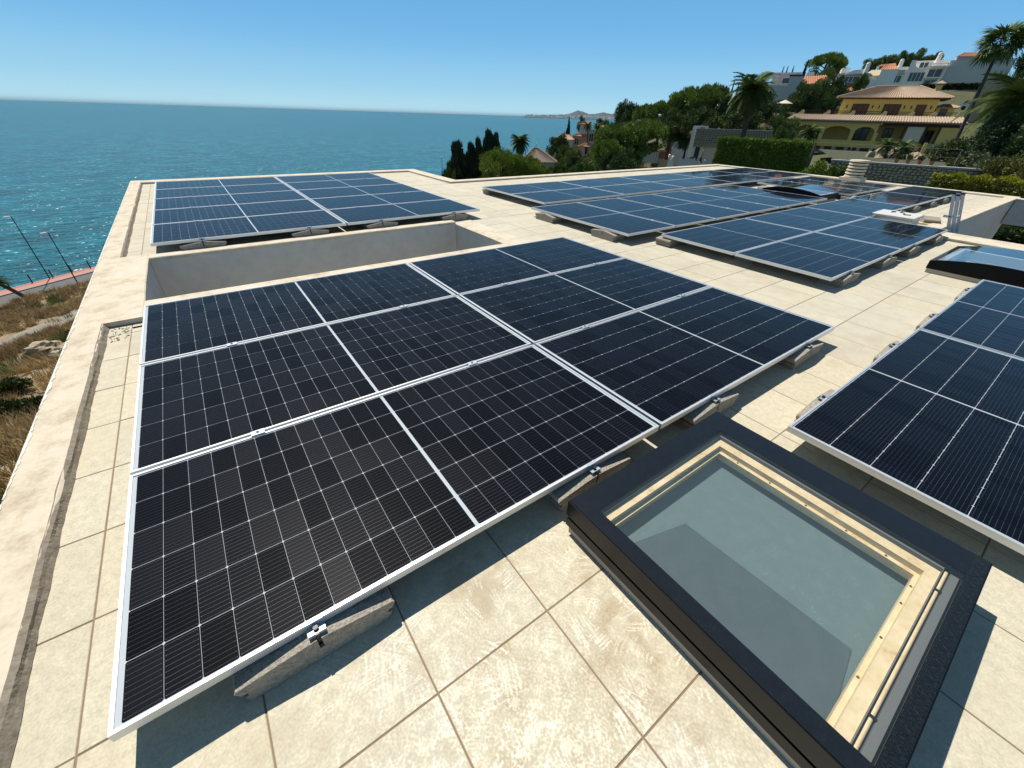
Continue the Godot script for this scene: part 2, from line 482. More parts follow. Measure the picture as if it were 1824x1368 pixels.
func coping_mesh(x0: float, x1: float, v0: float, v1: float, top: float, k: int) -> ArrayMesh:
	# a thick rounded slab whose top and edges wander by a few millimetres
	var b := MB.new()
	var f := noise(0.9, 50 + k, 3)
	var g := noise(3.0, 90 + k, 2)
	var along_v := (v1 - v0) > (x1 - x0)
	var n := int(clampf((v1 - v0 if along_v else x1 - x0) / 0.16, 2, 110))
	var cross := [[0.0, -0.040], [0.0, -0.008], [0.012, 0.0], [0.988, 0.0], [1.0, -0.008], [1.0, -0.040]]
	var prev := []
	for i in n + 1:
		var s := float(i) / n
		var row := []
		for j in cross.size():
			var cx: float = cross[j][0]
			var wide := (x1 - x0) if along_v else (v1 - v0)
			var inset := 0.0
			if cx > 0.0 and cx < 0.5: inset = 0.010
			if cx > 0.5 and cx < 1.0: inset = wide - 0.010
			if cx == 1.0: inset = wide
			var wob := 0.0
			if i > 0 and i < n: wob = f.get_noise_2d(s * (v1 - v0 + x1 - x0) * 2.0, cx * 7.0) * 0.006
			var y: float = top + cross[j][1] + (g.get_noise_2d(s * 9.0, cx * 3.0) * 0.0016 if i > 0 and i < n else 0.0)
			if along_v: row.append(Vector3(x0 + inset + wob, y, -(v0 + s * (v1 - v0))))
			else: row.append(Vector3(x0 + s * (x1 - x0), y, -(v1 - inset + wob)))
		if i > 0:
			for j in cross.size() - 1:
				b.quad(prev[j], prev[j + 1], row[j + 1], row[j])
		else:
			b.quad(row[0], row[1], row[4], row[5]); b.quad(row[1], row[2], row[3], row[4])
		prev = row
	b.quad(prev[5], prev[4], prev[1], prev[0]); b.quad(prev[4], prev[3], prev[2], prev[1])
	return b.mesh()

func fillet_mesh(v0: float, v1: float) -> ArrayMesh:
	var b := MB.new()
	var f := noise(2.2, 61, 4)
	var n := int((v1 - v0) / 0.03)
	var prev := []
	for i in n + 1:
		var v := lerpf(v0, v1, float(i) / n)
		var a := f.get_noise_2d(v * 0.9, 0.0); var d := f.get_noise_2d(v * 0.7, 9.0); var e := f.get_noise_2d(v * 6.0, 4.0)
		var row := [Vector3(-0.318 + a * 0.008, COPING + 0.002 + e * 0.002, -v), Vector3(-0.300 + a * 0.010 + e * 0.003, COPING - 0.007 + d * 0.004, -v), Vector3(-0.294 + d * 0.008 + e * 0.004, -0.135 + e * 0.005, -v), Vector3(-0.284 + d * 0.010 + e * 0.004, ROOF + 0.002, -v)]
		if i > 0:
			for j in 3: b.quad(prev[j], prev[j + 1], row[j + 1], row[j])
		prev = row
	return b.mesh()

func edge_paint_mesh() -> ArrayMesh:
	# flaking white paint along the outer arris of the sea-side parapet
	var b := MB.new()
	var f := noise(1.0, 71, 4)
	var n := 900
	var wide := func(v: float) -> float: return 0.011 + 0.012 * f.get_noise_2d(v * 2.5, 0) + 0.012 * f.get_noise_2d(v * 16.0, 5)
	for i in n:
		var v := lerpf(-1.5, 12.7, float(i) / n); var w := lerpf(-1.5, 12.7, float(i + 1) / n)
		var a: float = wide.call(v); var c: float = wide.call(w)
		if a < 0.002 or c < 0.002: continue
		var y := COPING + 0.003
		b.quad(Vector3(-0.506, y, -v), Vector3(-0.506 + a, y, -v), Vector3(-0.506 + c, y, -w), Vector3(-0.506, y, -w))
		b.quad(Vector3(-0.519, COPING - 0.05, -v), Vector3(-0.506, y, -v), Vector3(-0.506, y, -w), Vector3(-0.519, COPING - 0.05, -w))
	return b.mesh()

func build_tiles(deck: Node3D) -> void:
	var pitch := 0.459
	var full := MB.new()
	var e := pitch - 0.0055
	full.cbox(Vector3(-e / 2, -0.012, -e / 2), Vector3(e / 2, 0, e / 2), 0.0018)
	var full_mesh := full.mesh()
	var list := []
	for d in DECKS:
		var i0 := int(floor((d[0] + 0.138) / pitch)); var i1 := int(ceil((d[1] + 0.138) / pitch))
		var j0 := int(floor((d[2] - 0.096) / pitch)); var j1 := int(ceil((d[3] - 0.096) / pitch))
		for i in range(i0, i1):
			for j in range(j0, j1):
				var x0 := maxf(-0.138 + i * pitch, d[0]); var x1 := minf(-0.138 + (i + 1) * pitch, d[1])
				var v0 := maxf(0.096 + j * pitch, d[2]); var v1 := minf(0.096 + (j + 1) * pitch, d[3])
				if x1 - x0 < 0.03 or v1 - v0 < 0.03: continue
				var c := Vector3((x0 + x1) / 2, ROOF, -(v0 + v1) / 2)
				list.append([c.distance_to(EYE) + (1000.0 if under_panel(c.x, -c.z) or not in_frame(c) else 0.0), c, x1 - x0, v1 - v0])
	list.sort_custom(func(a, b): return a[0] < b[0])
	var rest := MB.new()
	var rest_far := MB.new()
	for k in list.size():
		var q: Array = list[k]
		var c: Vector3 = q[1]
		var drop := rng.randf_range(-0.0012, 0.0006)
		var close := c.distance_to(EYE) < 4.2
		var m: Material = M[("near_tile_%d" if close else "far_tile_%d") % rng.randi_range(0, 3)]
		if k < 300 and q[0] < 900.0:
			if q[2] > pitch - 0.001 and q[3] > pitch - 0.001:
				part("tile", full_mesh, m, deck, c + Vector3(0, drop, 0))
			else:
				var b := MB.new()
				var hx: float = q[2] / 2 - 0.00275; var hz: float = q[3] / 2 - 0.00275
				b.cbox(Vector3(-hx, -0.012, -hz), Vector3(hx, 0, hz), 0.0018)
				part("tile", b.mesh(), m, deck, c + Vector3(0, drop, 0))
		else:
			var hx: float = q[2] / 2 - 0.00275; var hz: float = q[3] / 2 - 0.00275
			(rest if close else rest_far).cbox(c + Vector3(-hx, -0.012, -hz), c + Vector3(hx, drop, hz), 0.0018)
	part("remaining_tiles", rest.mesh(), M.near_tile_0, deck).set_meta("kind", "stuff")
	part("remaining_tiles", rest_far.mesh(), M.far_tile_1, deck).set_meta("kind", "stuff")

# ------------------------------------------------------------------ solar arrays
var panel_meshes := {}

func make_panel_meshes() -> void:
	var x := PL / 2; var z := PW / 2
	var b := MB.new()
	b.ring(-x, x, -z, z, 0.011, 0.011, 0.011, 0.011, -0.035, 0.0)
	b.ring(-x + 0.002, x - 0.002, -z + 0.002, z - 0.002, 0.028, 0.028, 0.028, 0.028, -0.0352, -0.033)
	panel_meshes.frame = b.mesh()
	b = MB.new()
	b.box(Vector3(-x + 0.0105, -0.0075, -z + 0.0105), Vector3(x - 0.0105, -0.0055, z - 0.0105))
	panel_meshes.back = b.mesh()
	b = MB.new()
	b.quad(Vector3(-x + 0.0105, -0.0018, z - 0.0105), Vector3(x - 0.0105, -0.0018, z - 0.0105), Vector3(x - 0.0105, -0.0018, -z + 0.0105), Vector3(-x + 0.0105, -0.0018, -z + 0.0105))
	panel_meshes.glass = b.mesh()
	b = MB.new()
	cell_shape(b, Vector3.ZERO)
	panel_meshes.cell = b.mesh(false, true)
	b = MB.new()
	for p in cell_spots(): cell_shape(b, p)
	panel_meshes.cells = b.mesh(false, true)

func cell_shape(b: MB, at: Vector3) -> void:
	var hx := 0.0931 / 2; var hz := 0.1804 / 2; var k := 0.0042; var y := -0.0046
	var o := [Vector2(-hx + k, hz), Vector2(hx - k, hz), Vector2(hx, hz - k), Vector2(hx, -hz + k), Vector2(hx - k, -hz), Vector2(-hx + k, -hz), Vector2(-hx, -hz + k), Vector2(-hx, hz - k)]
	for i in range(1, 7):
		var p: Array = [o[0], o[i], o[i + 1]]
		b.tri_uv(at + Vector3(p[0].x, y, p[0].y), at + Vector3(p[1].x, y, p[1].y), at + Vector3(p[2].x, y, p[2].y),
			Vector2(p[0].x / hx, p[0].y / hz) * 0.5 + Vector2(0.5, 0.5), Vector2(p[1].x / hx, p[1].y / hz) * 0.5 + Vector2(0.5, 0.5), Vector2(p[2].x / hx, p[2].y / hz) * 0.5 + Vector2(0.5, 0.5))

func cell_spots() -> Array:
	var out := []
	var px := (PL - 0.052 - 0.016) / 24.0; var pz := (PW - 0.034) / 6.0
	for i in 24:
		for j in 6:
			out.append(Vector3(-PL / 2 + 0.026 + (i + 0.5) * px + (0.016 if i >= 12 else 0.0), 0, -PW / 2 + 0.017 + (j + 0.5) * pz))
	return out

func solar_panel(at: Vector3, turned: bool, label: String, group: String, split: bool) -> void:
	var p := thing("solar_panel", label, "solar panel", at, (PI / 2 if turned else 0.0), group)
	p.rotation.x += rng.randf_range(-0.0012, 0.0012)
	p.rotation.z += rng.randf_range(-0.0008, 0.0008)
	part("frame", panel_meshes.frame, M.aluminium, p)
	part("backsheet", panel_meshes.back, M.backsheet, p)
	if split:
		for s in cell_spots(): part("cell", panel_meshes.cell, M["solar_cell_%d" % rng.randi_range(0, 2)], p, s)
	else:
		part("cells", panel_meshes.cells, M.solar_cell, p).set_meta("kind", "stuff")
	part("glass", panel_meshes.glass, M.panel_glass, p)

func block_mesh() -> ArrayMesh:
	var b := MB.new()
	var f := [[-0.222, 0.0], [0.222, 0.0], [0.236, 0.040], [0.224, 0.042], [0.224, 0.056], [0.241, 0.058], [0.252, 0.084], [0.246, 0.093], [0.045, 0.117], [0.007, 0.1195], [0.007, 0.066], [-0.007, 0.066], [-0.007, 0.1195], [-0.045, 0.117], [-0.246, 0.093], [-0.252, 0.084], [-0.241, 0.058], [-0.224, 0.056], [-0.224, 0.042], [-0.236, 0.040]]
	var poly := PackedVector2Array()
	for q in f: poly.append(Vector2(q[0], q[1]))
	b.prism(poly, -0.125, 0.125)
	return b.mesh()

func build_arrays() -> void:
	make_panel_meshes()
	for a in ARRAYS:
		var sx: float = (PL if a[5] else PW) + GAP; var sz: float = (PW if a[5] else PL) + GAP
		for j in int(a[4]):
			for i in int(a[3]):
				var words := ""
				if int(a[4]) > 1: words = "solar panel, %s row from the camera, %s from the sea wall side, %s" % [ORD[j], ORD[i], a[6]]
				else: words = "solar panel, %s from the near end, %s" % [ORD[i], a[6]]
				if a[0] == "front": words = "solar panel of the nearest array, %s row, %s half" % [["front", "middle", "back"][j], ["left", "right"][i]]
				if a[0] == "seaward": words = "solar panel behind the light well, %s row from it, %s column" % [ORD[j], ["left", "right"][i]]
				if a[0] == "back": words = "solar panel in the back array, %s row, %s panel from its left end" % [["front", "rear"][j], ORD[i]]
				if a[0] == "corner": words = ["solar panel beside the big skylight, bottom right of the picture", "solar panel between the big skylight's array gap and curved skylight"][i]
				solar_panel(Vector3(a[1] + i * sx + sx / 2 - GAP / 2, 0, -(a[2] + j * sz + sz / 2 - GAP / 2)), not a[5], words, "solar panels on the roof", a[0] == "front" or a[0] == "corner")
	# concrete ballast blocks under the edges
	var bm := block_mesh()
	var spots := []
	for a in [["front", 0.0, 0.0, 2, "under nearest array's front edge"], ["seaward", 0.006, 5.69, 2, "under the array behind the light well"], ["middle", 6.107, 0.557, 2, "under the mid-roof array facing the curved skylight"], ["long", 6.107, 1.711, 5, "under the long row by the ladder"]]:
		var n := 0
		for i in a[3]:
			for o in [0.52, 1.813]:
				var x: float = a[1] + i * (PL + GAP) + o
				if a[0] == "long" and i < 2: continue
				n += 1
				spots.append([x, a[2] + (0.079 if a[0] == "seaward" else 0.078), 0.0, "concrete block, %s from left, %s" % [ORD[n - 1], a[4]]])
	for i in 4:
		spots.append([2.946 + [0.52, 1.813, 2.873, 4.166][i], -0.487, 0.0, "concrete block, %s from the camera, along the array right of the big skylight" % ORD[i]])
	for q in [[5.70, 3.53, "near"], [5.70, 4.95, "far"]]:
		spots.append([q[0], q[1], PI / 2, "concrete block under the %s half of the upright panels' end edge" % q[2]])
	spots.append([6.45, 7.90, 0.0, "concrete block under the outer corner of the back array"])
	spots.append([6.32, 2.78, 0.0, "concrete block under the far corner of the mid-roof array"])
	spots.append([6.63, 1.70, 0.0, "concrete block between the two rows of the mid-roof array"])
	spots.append([13.62, 5.0, 0.0, "concrete block beyond the curved skylight between the arrays"])
	spots.append([14.1, 3.12, 0.0, "concrete block at the near corner of the upright trio"])
	spots.append([12.35, 1.12, 0.35, "loose concrete block lying beside the white box"])
	for s in spots:
		var b := solo("ballast_block", bm, M.concrete, s[3], "concrete block", Vector3(s[0], ROOF, -s[1]), "ballast blocks of the arrays")
		b.rotation.y = s[2] + rng.randf_range(-0.012, 0.012)
	# clamps: end clamps on the outer edges, mid clamps over the joints between rows
	var n_end := 0
	for a in [["nearest array's front edge", 0.0, 0.0, 2, 1.0], ["front edge of the array behind the well", 0.006, 5.69, 2, 1.0], ["front edge of the mid-roof array", 6.107, 0.557, 2, 1.0], ["edge of the array beside the big skylight", 2.946, -0.41, 2, -1.0]]:
		n_end = 0
		for i in a[3]:
			for o in [0.52, 1.813]:
				n_end += 1
				end_clamp(Vector3(a[1] + i * (PL + GAP) + o, 0, -a[2]), a[4], "small metal end clamp, %s along the %s" % [ORD[n_end - 1], a[0]])
	for a in [["nearest array", 0.0, 0.0, 2, 3], ["array behind the well", 0.006, 5.69, 2, 5], ["back array", 6.16, 5.656, 5, 2]]:
		for j in range(1, int(a[4])):
			var n := 0
			for i in a[3]:
				for o in [0.52, 1.813]:
					n += 1
					mid_clamp(Vector3(a[1] + i * (PL + GAP) + o, 0, -(a[2] + j * (PW + GAP) - GAP / 2)), 0.0, "small mid clamp on the %s, %s joint, %s along it" % [a[0], ORD[j - 1], "tenth" if n == 10 else "ninth" if n == 9 else ORD[n - 1]])
	for i in range(1, 6):
		for o in [0.45, 1.88]:
			mid_clamp(Vector3(5.644 + i * (PW + GAP) - GAP / 2, 0, -(3.082 + o)), PI / 2, "small mid clamp on upright panels, %s joint, %s one" % [ORD[i - 1], "near" if o < 1 else "far"])
	for i in range(1, 3):
		for o in [0.45, 1.88]:
			mid_clamp(Vector3(13.87 + i * (PW + GAP) - GAP / 2, 0, -(3.082 + o)), PI / 2, "small mid clamp on the far upright trio, %s joint, %s one" % [ORD[i - 1], "near" if o < 1 else "far"])

var clamp_cache := {}
func end_clamp(at: Vector3, side: float, label: String) -> void:
	# side 1: clamp on the edge that faces the camera
	var key := "end%d" % int(side)
	if not clamp_cache.has(key):
		var b := MB.new()
		b.box(Vector3(-0.028, 0.0008, -0.008), Vector3(0.028, 0.0035, 0.0015))
		b.box(Vector3(-0.028, -0.024, 0.0015), Vector3(0.028, 0.0035, 0.0045))
		b.box(Vector3(-0.028, -0.024, 0.0045), Vector3(0.028, -0.020, 0.030))
		b.box(Vector3(-0.028, -0.0355, 0.030), Vector3(0.028, -0.018, 0.034))
		var k := MB.new()
		k.tube(Vector3(0, -0.020, 0.018), Vector3(0, -0.008, 0.018), 0.0085, 0.0085, 8)
		k.box(Vector3(-0.006, -0.085, 0.034), Vector3(0.006, -0.018, 0.040))
		k.box(Vector3(-0.010, -0.075, 0.040), Vector3(0.010, -0.070, 0.046))
		clamp_cache[key] = [b.mesh(), k.mesh()]
	var t := thing("end_clamp", label, "clamp", at, 0.0 if side > 0 else PI, "panel end clamps")
	part("bracket", clamp_cache[key][0], M.clamp_aluminium, t)
	part("bolt", clamp_cache[key][1], M.black_bolt, t)

func mid_clamp(at: Vector3, turn: float, label: String) -> void:
	if not clamp_cache.has("mid"):
		var b := MB.new()
		b.cbox(Vector3(-0.032, 0.0008, -0.020), Vector3(0.032, 0.005, 0.020), 0.001)
		b.box(Vector3(-0.032, -0.028, -0.009), Vector3(0.032, 0.0008, -0.006))
		b.box(Vector3(-0.032, -0.028, 0.006), Vector3(0.032, 0.0008, 0.009))
		var k := MB.new()
		k.tube(Vector3(0, 0.005, 0), Vector3(0, 0.009, 0), 0.007, 0.0065, 8)
		clamp_cache["mid"] = [b.mesh(), k.mesh()]
	var t := thing("mid_clamp", label, "clamp", at, turn, "panel mid clamps")
	part("plate", clamp_cache["mid"][0], M.clamp_aluminium, t)
	part("bolt", clamp_cache["mid"][1], M.black_bolt, t)

# ------------------------------------------------------------------ skylights
func ring_mesh(x0: float, x1: float, v0: float, v1: float, wl: float, wr: float, wn: float, wf: float, y0: float, y1: float) -> ArrayMesh:
	var b := MB.new()
	b.ring(x0, x1, -v1, -v0, wl, wr, wn, wf, y0, y1)
	return b.mesh()

func build_skylights() -> void:
	# the large flat one beside the camera
	var c := Vector3(2.095, ROOF, 0.699)
	var s := thing("skylight", "large flat skylight with black rim and pale wooden sash in the foreground", "skylight", c, 0.0, "skylights")
	var o := -c
	part("curb", ring_mesh(1.545, 2.645, -1.25, -0.145, 0.02, 0.02, 0.02, 0.02, ROOF, -0.10), M.curb_plaster, s, o)
	part("base_rim", ring_mesh(1.532, 2.658, -1.263, -0.133, 0.03, 0.03, 0.03, 0.03, -0.104, -0.056), M.black_metal, s, o)
	part("gasket", ring_mesh(1.545, 2.645, -1.25, -0.145, 0.02, 0.02, 0.02, 0.02, -0.056, -0.040), M.rubber, s, o)
	part("cover_rim", ring_mesh(1.530, 2.660, -1.265, -0.131, 0.016, 0.016, 0.016, 0.016, -0.040, 0.046), M.black_metal, s, o)
	part("printed_border", ring_mesh(1.534, 2.656, -1.261, -0.135, 0.066, 0.148, 0.048, 0.107, 0.0462, 0.051), M.black_glass, s, o)
	part("ribbed_membrane", flat_box(1.536, 2.654, -1.259, -1.214, 0.047, 0.0535), M.wrinkled_membrane, s, o)
	part("outer_pane", flat_quad(1.600, 2.508, -1.213, -0.242, 0.0488), M.skylight_glass, s, o)
	var sash := part("sash", ring_mesh(1.5985, 2.5095, -1.165, -0.2425, 0.024, 0.062, 0.038, 0.046, -0.040, 0.012), M.pale_wood, s, o)
	part("glazing_bead", ring_mesh(1.6225, 2.4475, -1.127, -0.2885, 0.010, 0.020, 0.014, 0.018, -0.050, -0.014), M.pale_wood, sash)
	for q in [[2.438, -0.40], [2.438, -0.56], [2.438, -0.72], [2.438, -0.88], [2.438, -1.02], [2.25, -1.120], [2.05, -1.120], [1.85, -1.120], [2.36, -1.120], [2.2, -0.297], [1.95, -0.297]]:
		var k := MB.new()
		k.tube(Vector3(q[0], -0.0145, -q[1]), Vector3(q[0], -0.011, -q[1]), 0.0045, 0.004, 8)
		part("screw", k.mesh(), M.screw, sash)
	part("seal_strip", ring_mesh(1.5995, 2.5085, -1.1653, -0.2420, 0.006, 0.012, 0.001, 0.012, 0.0121, 0.030), M.grey_strip, s, o)
	part("rear_strip", flat_box(1.600, 2.508, -1.212, -1.188, -0.03, 0.020), M.grey_strip, s, o)
	var bar := MB.new()
	bar.tube(Vector3(1.602, 0.012, 1.1765), Vector3(2.506, 0.012, 1.1765), 0.0075, 0.0075, 10)
	part("hinge_bar", bar.mesh(), M.pale_wood, s, o)
	for x in [1.74, 2.38]:
		var k := MB.new()
		k.box(Vector3(x - 0.004, 0.0, 1.166), Vector3(x + 0.004, 0.024, 1.1875))
		part("hinge_clip", k.mesh(), M.black_metal, s, o)
	part("inner_pane", flat_quad(1.632, 2.428, -1.113, -0.3065, -0.030), M.skylight_glass, s, o)
	part("shaft", ring_mesh(1.57, 2.55, -1.2, -0.20, 0.05, 0.05, 0.05, 0.05, -2.4, -0.052), M.room_white, s, o)
	part("blind", flat_box(1.625, 2.49, -1.145, -0.255, -0.088, -0.084), M.blind_cloth, s, o)
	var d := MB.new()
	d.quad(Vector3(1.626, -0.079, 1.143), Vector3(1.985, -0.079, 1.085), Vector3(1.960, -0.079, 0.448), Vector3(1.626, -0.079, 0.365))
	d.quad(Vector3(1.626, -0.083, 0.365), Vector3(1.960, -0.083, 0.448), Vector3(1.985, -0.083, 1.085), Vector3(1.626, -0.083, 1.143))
	part("dark_patch", d.mesh(), M.dark_patch_tone, s, o)  # added sheet, makes the darker patch seen through the pane
	curved_skylight(Vector3(8.77, ROOF, 0.53), 1.36, 1.40, 0.13, "curved glass skylight next to the right-hand arrays, cut by the frame", true)
	curved_skylight(Vector3(13.16, ROOF, -3.95), 1.08, 1.36, 0.16, "curved glass skylight between the upright arrays in mid roof", false)

func flat_quad(x0: float, x1: float, v0: float, v1: float, y: float) -> ArrayMesh:
	var b := MB.new()
	b.quad(Vector3(x0, y, -v0), Vector3(x1, y, -v0), Vector3(x1, y, -v1), Vector3(x0, y, -v1))
	return b.mesh()

func curved_skylight(at: Vector3, wx: float, wz: float, edge: float, label: String, sash: bool) -> void:
	# arched along z: the sides show a crescent
	var s := thing("skylight", label, "skylight", at, 0.0, "skylights")
	var hx := wx / 2; var hz := wz / 2
	var b := MB.new()
	b.ring(-hx + 0.01, hx - 0.01, -hz + 0.01, hz - 0.01, 0.03, 0.03, 0.03, 0.03, 0.0, 0.055)
	part("curb", b.mesh(), M.curb_plaster, s)
	b = MB.new()
	b.ring(-hx, hx, -hz, hz, 0.04, 0.04, 0.04, 0.04, 0.055, edge)
	part("base_rim", b.mesh(), M.black_cladding, s)
	var rise := 0.085
	var poly := PackedVector2Array()
	poly.append(Vector2(-hz, edge)); poly.append(Vector2(hz, edge))
	for i in 17:
		var z := hz - wz * i / 16.0
		poly.append(Vector2(z, edge + 0.022 + rise * (1.0 - pow(z / hz, 2))))
	for side in [-1.0, 1.0]:
		b = MB.new()
		b.prism(poly, -0.012, 0.012)
		var k := part("side_crescent", b.mesh(), M.black_cladding, s, Vector3(side * (hx - 0.012), 0, 0))
		k.rotation.y = -PI / 2
	for side in [-1.0, 1.0]:
		b = MB.new()
		b.box(Vector3(-hx + 0.0245, edge, -0.012), Vector3(hx - 0.0245, edge + 0.021, 0.012))
		part("end_rim", b.mesh(), M.black_cladding, s, Vector3(0, 0, side * (hz - 0.012)))
	b = MB.new()
	for i in 16:
		var z0 := -hz + wz * i / 16.0; var z1 := -hz + wz * (i + 1) / 16.0
		var y0 := edge + 0.0235 + rise * (1.0 - pow(z0 / hz, 2)); var y1 := edge + 0.0235 + rise * (1.0 - pow(z1 / hz, 2))
		var n0 := Vector3(0, 1, rise * 2 * z0 / hz / hz).normalized(); var n1 := Vector3(0, 1, rise * 2 * z1 / hz / hz).normalized()
		var a := Vector3(-hx, y1, z1); var d := Vector3(hx, y1, z1); var e := Vector3(hx, y0, z0); var f := Vector3(-hx, y0, z0)
		b.tri_n(a, d, e, n1, n1, n0); b.tri_n(a, e, f, n1, n0, n0)
	part("curved_pane", b.mesh(), M.skylight_glass, s)
	b = MB.new()
	b.ring(-hx + 0.045, hx - 0.045, -hz + 0.045, hz - 0.045, 0.07, 0.07, 0.07, 0.07, 0.03, edge + 0.01)
	part("inner_frame", b.mesh(), M.grey_frame, s)
	b = MB.new()
	b.ring(-hx + 0.05, hx - 0.05, -hz + 0.05, hz - 0.05, 0.05, 0.05, 0.05, 0.05, -2.9, 0.029)
	part("shaft", b.mesh(), M.room_white, s)
	b = MB.new()
	b.box(Vector3(-hx + 0.1, -2.95, -hz + 0.1), Vector3(hx - 0.1, -2.9, hz - 0.1))
	part("room_floor", b.mesh(), M.room_floor, s)

# ------------------------------------------------------------------ other things on the roof
func build_roof_things() -> void:
	# ringed chimney
	var ch := thing("chimney", "cream vent chimney of stacked concrete rings at the roof's far edge", "chimney", Vector3(18.55, ROOF, -4.62))
	var b := MB.new()
	b.box(Vector3(-0.30, 0, -0.30), Vector3(0.30, 0.16, 0.30))
	part("base", b.mesh(), M.coping_stucco, ch)
	b = MB.new()
	b.lathe(PackedVector2Array([Vector2(0.17, 0.16), Vector2(0.17, 0.62)]), 16)
	part("core", b.mesh(), M.rubber, ch)
	for k in 5:
		b = MB.new()
		var y := 0.165 + k * 0.088
		b.lathe(PackedVector2Array([Vector2(0.0, y), Vector2(0.255, y), Vector2(0.27, y + 0.012), Vector2(0.262, y + 0.052), Vector2(0.235, y + 0.058), Vector2(0.0, y + 0.058)]), 20)
		part("ring", b.mesh(), M.coping_stucco, ch)
	b = MB.new()
	b.lathe(PackedVector2Array([Vector2(0.0, 0.605), Vector2(0.27, 0.605), Vector2(0.285, 0.62), Vector2(0.27, 0.655), Vector2(0.1, 0.67), Vector2(0.0, 0.672)]), 20)
	part("cap", b.mesh(), M.coping_stucco, ch)
	# white box beside the array
	var bx := thing("white_box", "white plastic box with bits on top, beside the mid-roof array", "box", Vector3(11.50, ROOF, -1.46), 0.03)
	b = MB.new()
	b.cbox(Vector3(-0.30, 0.0, -0.30), Vector3(0.30, 0.15, 0.30), 0.02)
	part("body", b.mesh(), M.white_plastic, bx)
	b = MB.new()
	b.cbox(Vector3(-0.33, 0.1505, -0.33), Vector3(0.33, 0.195, 0.33), 0.012)
	part("lid", b.mesh(), M.white_plastic, bx)
	var k2 := 0
	for q in [[0.05, -0.12, "small dark bolt left on the white box's lid"], [0.12, 0.02, "dark screwdriver-like bit in the middle of the white box"], [-0.08, 0.16, "third small metal bit on the white box's lid"]]:
		b = MB.new()
		b.tube(Vector3(-0.05, 0.008, 0), Vector3(0.05, 0.008, 0.03), 0.008, 0.006, 6)
		b.tube(Vector3(0.03, 0.009, -0.01), Vector3(0.05, 0.009, 0.05), 0.009, 0.009, 6)
		solo("loose_fitting", b.mesh(), M.black_bolt, q[2], "tool", Vector3(11.50 + q[0], ROOF + 0.195, -1.46 + q[1]), "bits on the white box").rotation.y = k2 * 1.1
		k2 += 1
	for q in [[12.05, 0.98, "lower"], [12.12, 0.90, "outer"]]:
		b = MB.new()
		b.box(Vector3(-0.04, 0, -0.30), Vector3(0.04, 0.03, 0.30))
		solo("wooden_batten", b.mesh(), M.pale_wood, "%s short pale batten lying by the white box" % q[2], "plank", Vector3(q[0], ROOF, -q[1] - 0.1), "battens by the white box").rotation.y = 0.15
	# two-section ladder leaning on the coping of the stair void
	var ld := thing("ladder", "aluminium extension ladder poking up over the void's white wall", "ladder", Vector3(11.75, -3.6, 0.46))
	var top := Vector3(0.0, 4.05, -1.36); var foot := Vector3.ZERO
	var dir := (top - foot).normalized()
	var side := Vector3(0, -dir.z, dir.y).normalized()   # across the rail's depth
	for sec in 2:
		var so := side * (0.056 * sec) + dir * (-0.04 * sec)
		for x in [0.0, 0.36]:
			b = MB.new()
			var a0 := foot + so + Vector3(x, 0, 0); var a1 := top + so + Vector3(x, 0, 0)
			var hw := side * 0.023; var tx := Vector3(0.013, 0, 0)
			var p := [a0 - hw - tx, a0 + hw - tx, a0 + hw + tx, a0 - hw + tx, a1 - hw - tx, a1 + hw - tx, a1 + hw + tx, a1 - hw + tx]
			b.quad(p[0], p[1], p[5], p[4]); b.quad(p[2], p[3], p[7], p[6]); b.quad(p[1], p[2], p[6], p[5]); b.quad(p[3], p[0], p[4], p[7]); b.quad(p[4], p[5], p[6], p[7])
			part("rail", b.mesh(), M.ladder_aluminium, ld)
			b = MB.new()
			b.box(Vector3(-0.017, -0.012, -0.03), Vector3(0.017, 0.018, 0.03))
			part("rail_cap", b.mesh(), M.black_bolt, ld, a1)
		for r in 14:
			b = MB.new()
			var q := foot + so + dir * (0.25 + 0.28 * r)
			b.tube(q + Vector3(-0.02, 0, 0), q + Vector3(0.38, 0, 0), 0.017, 0.017, 8)
			part("rung", b.mesh(), M.ladder_aluminium, ld)
	b = MB.new()
	b.box(Vector3(-0.02, 3.66, -1.33), Vector3(0.02, 3.70, -1.20))
	part("guide_hook", b.mesh(), M.ladder_aluminium, ld)
	# paint flakes and a stick in the corner of the tile strip
	b = MB.new()
	for k in 46:
		var p := Vector3(rng.randf_range(-0.27, -0.14), ROOF + 0.004, -rng.randf_range(3.18, 3.46))
		var a := rng.randf() * TAU; var r := rng.randf_range(0.003, 0.009)
		var u := Vector3(cos(a), 0.25, sin(a)) * r; var w := Vector3(-sin(a), 0.1, cos(a)) * r * 0.7
		b.quad(p - u - w, p + u - w, p + u + w, p - u + w)
		b.quad(p - u + w - Vector3(0, 0.002, 0), p + u + w - Vector3(0, 0.002, 0), p + u - w - Vector3(0, 0.002, 0), p - u - w - Vector3(0, 0.002, 0))
	solo("paint_flakes", b.mesh(), M.mortar, "scatter of grey flakes in the corner of the tiled strip", "debris", Vector3.ZERO, "", "stuff")
	b = MB.new()
	b.tube(Vector3(-0.045, 0.006, 0.004), Vector3(0.045, 0.006, -0.004), 0.006, 0.005, 6)
	solo("stick", b.mesh(), M.rubber, "short dark stick on the tiles by the left parapet's corner", "stick", Vector3(-0.085, ROOF, -3.40))


# ------------------------------------------------------------------ places by bearing from the seaward axis
func bearing(az: float, d: float, y := 0.0) -> Vector3:
	var a := deg_to_rad(az)
	return Vector3(EYE.x + d * sin(a), y, EYE.z - d * cos(a))

func facing(called: String, label: String, category: String, az: float, d: float, y: float, group := "") -> Node3D:
	return thing(called, label, category, bearing(az, d, y), -deg_to_rad(az), group)

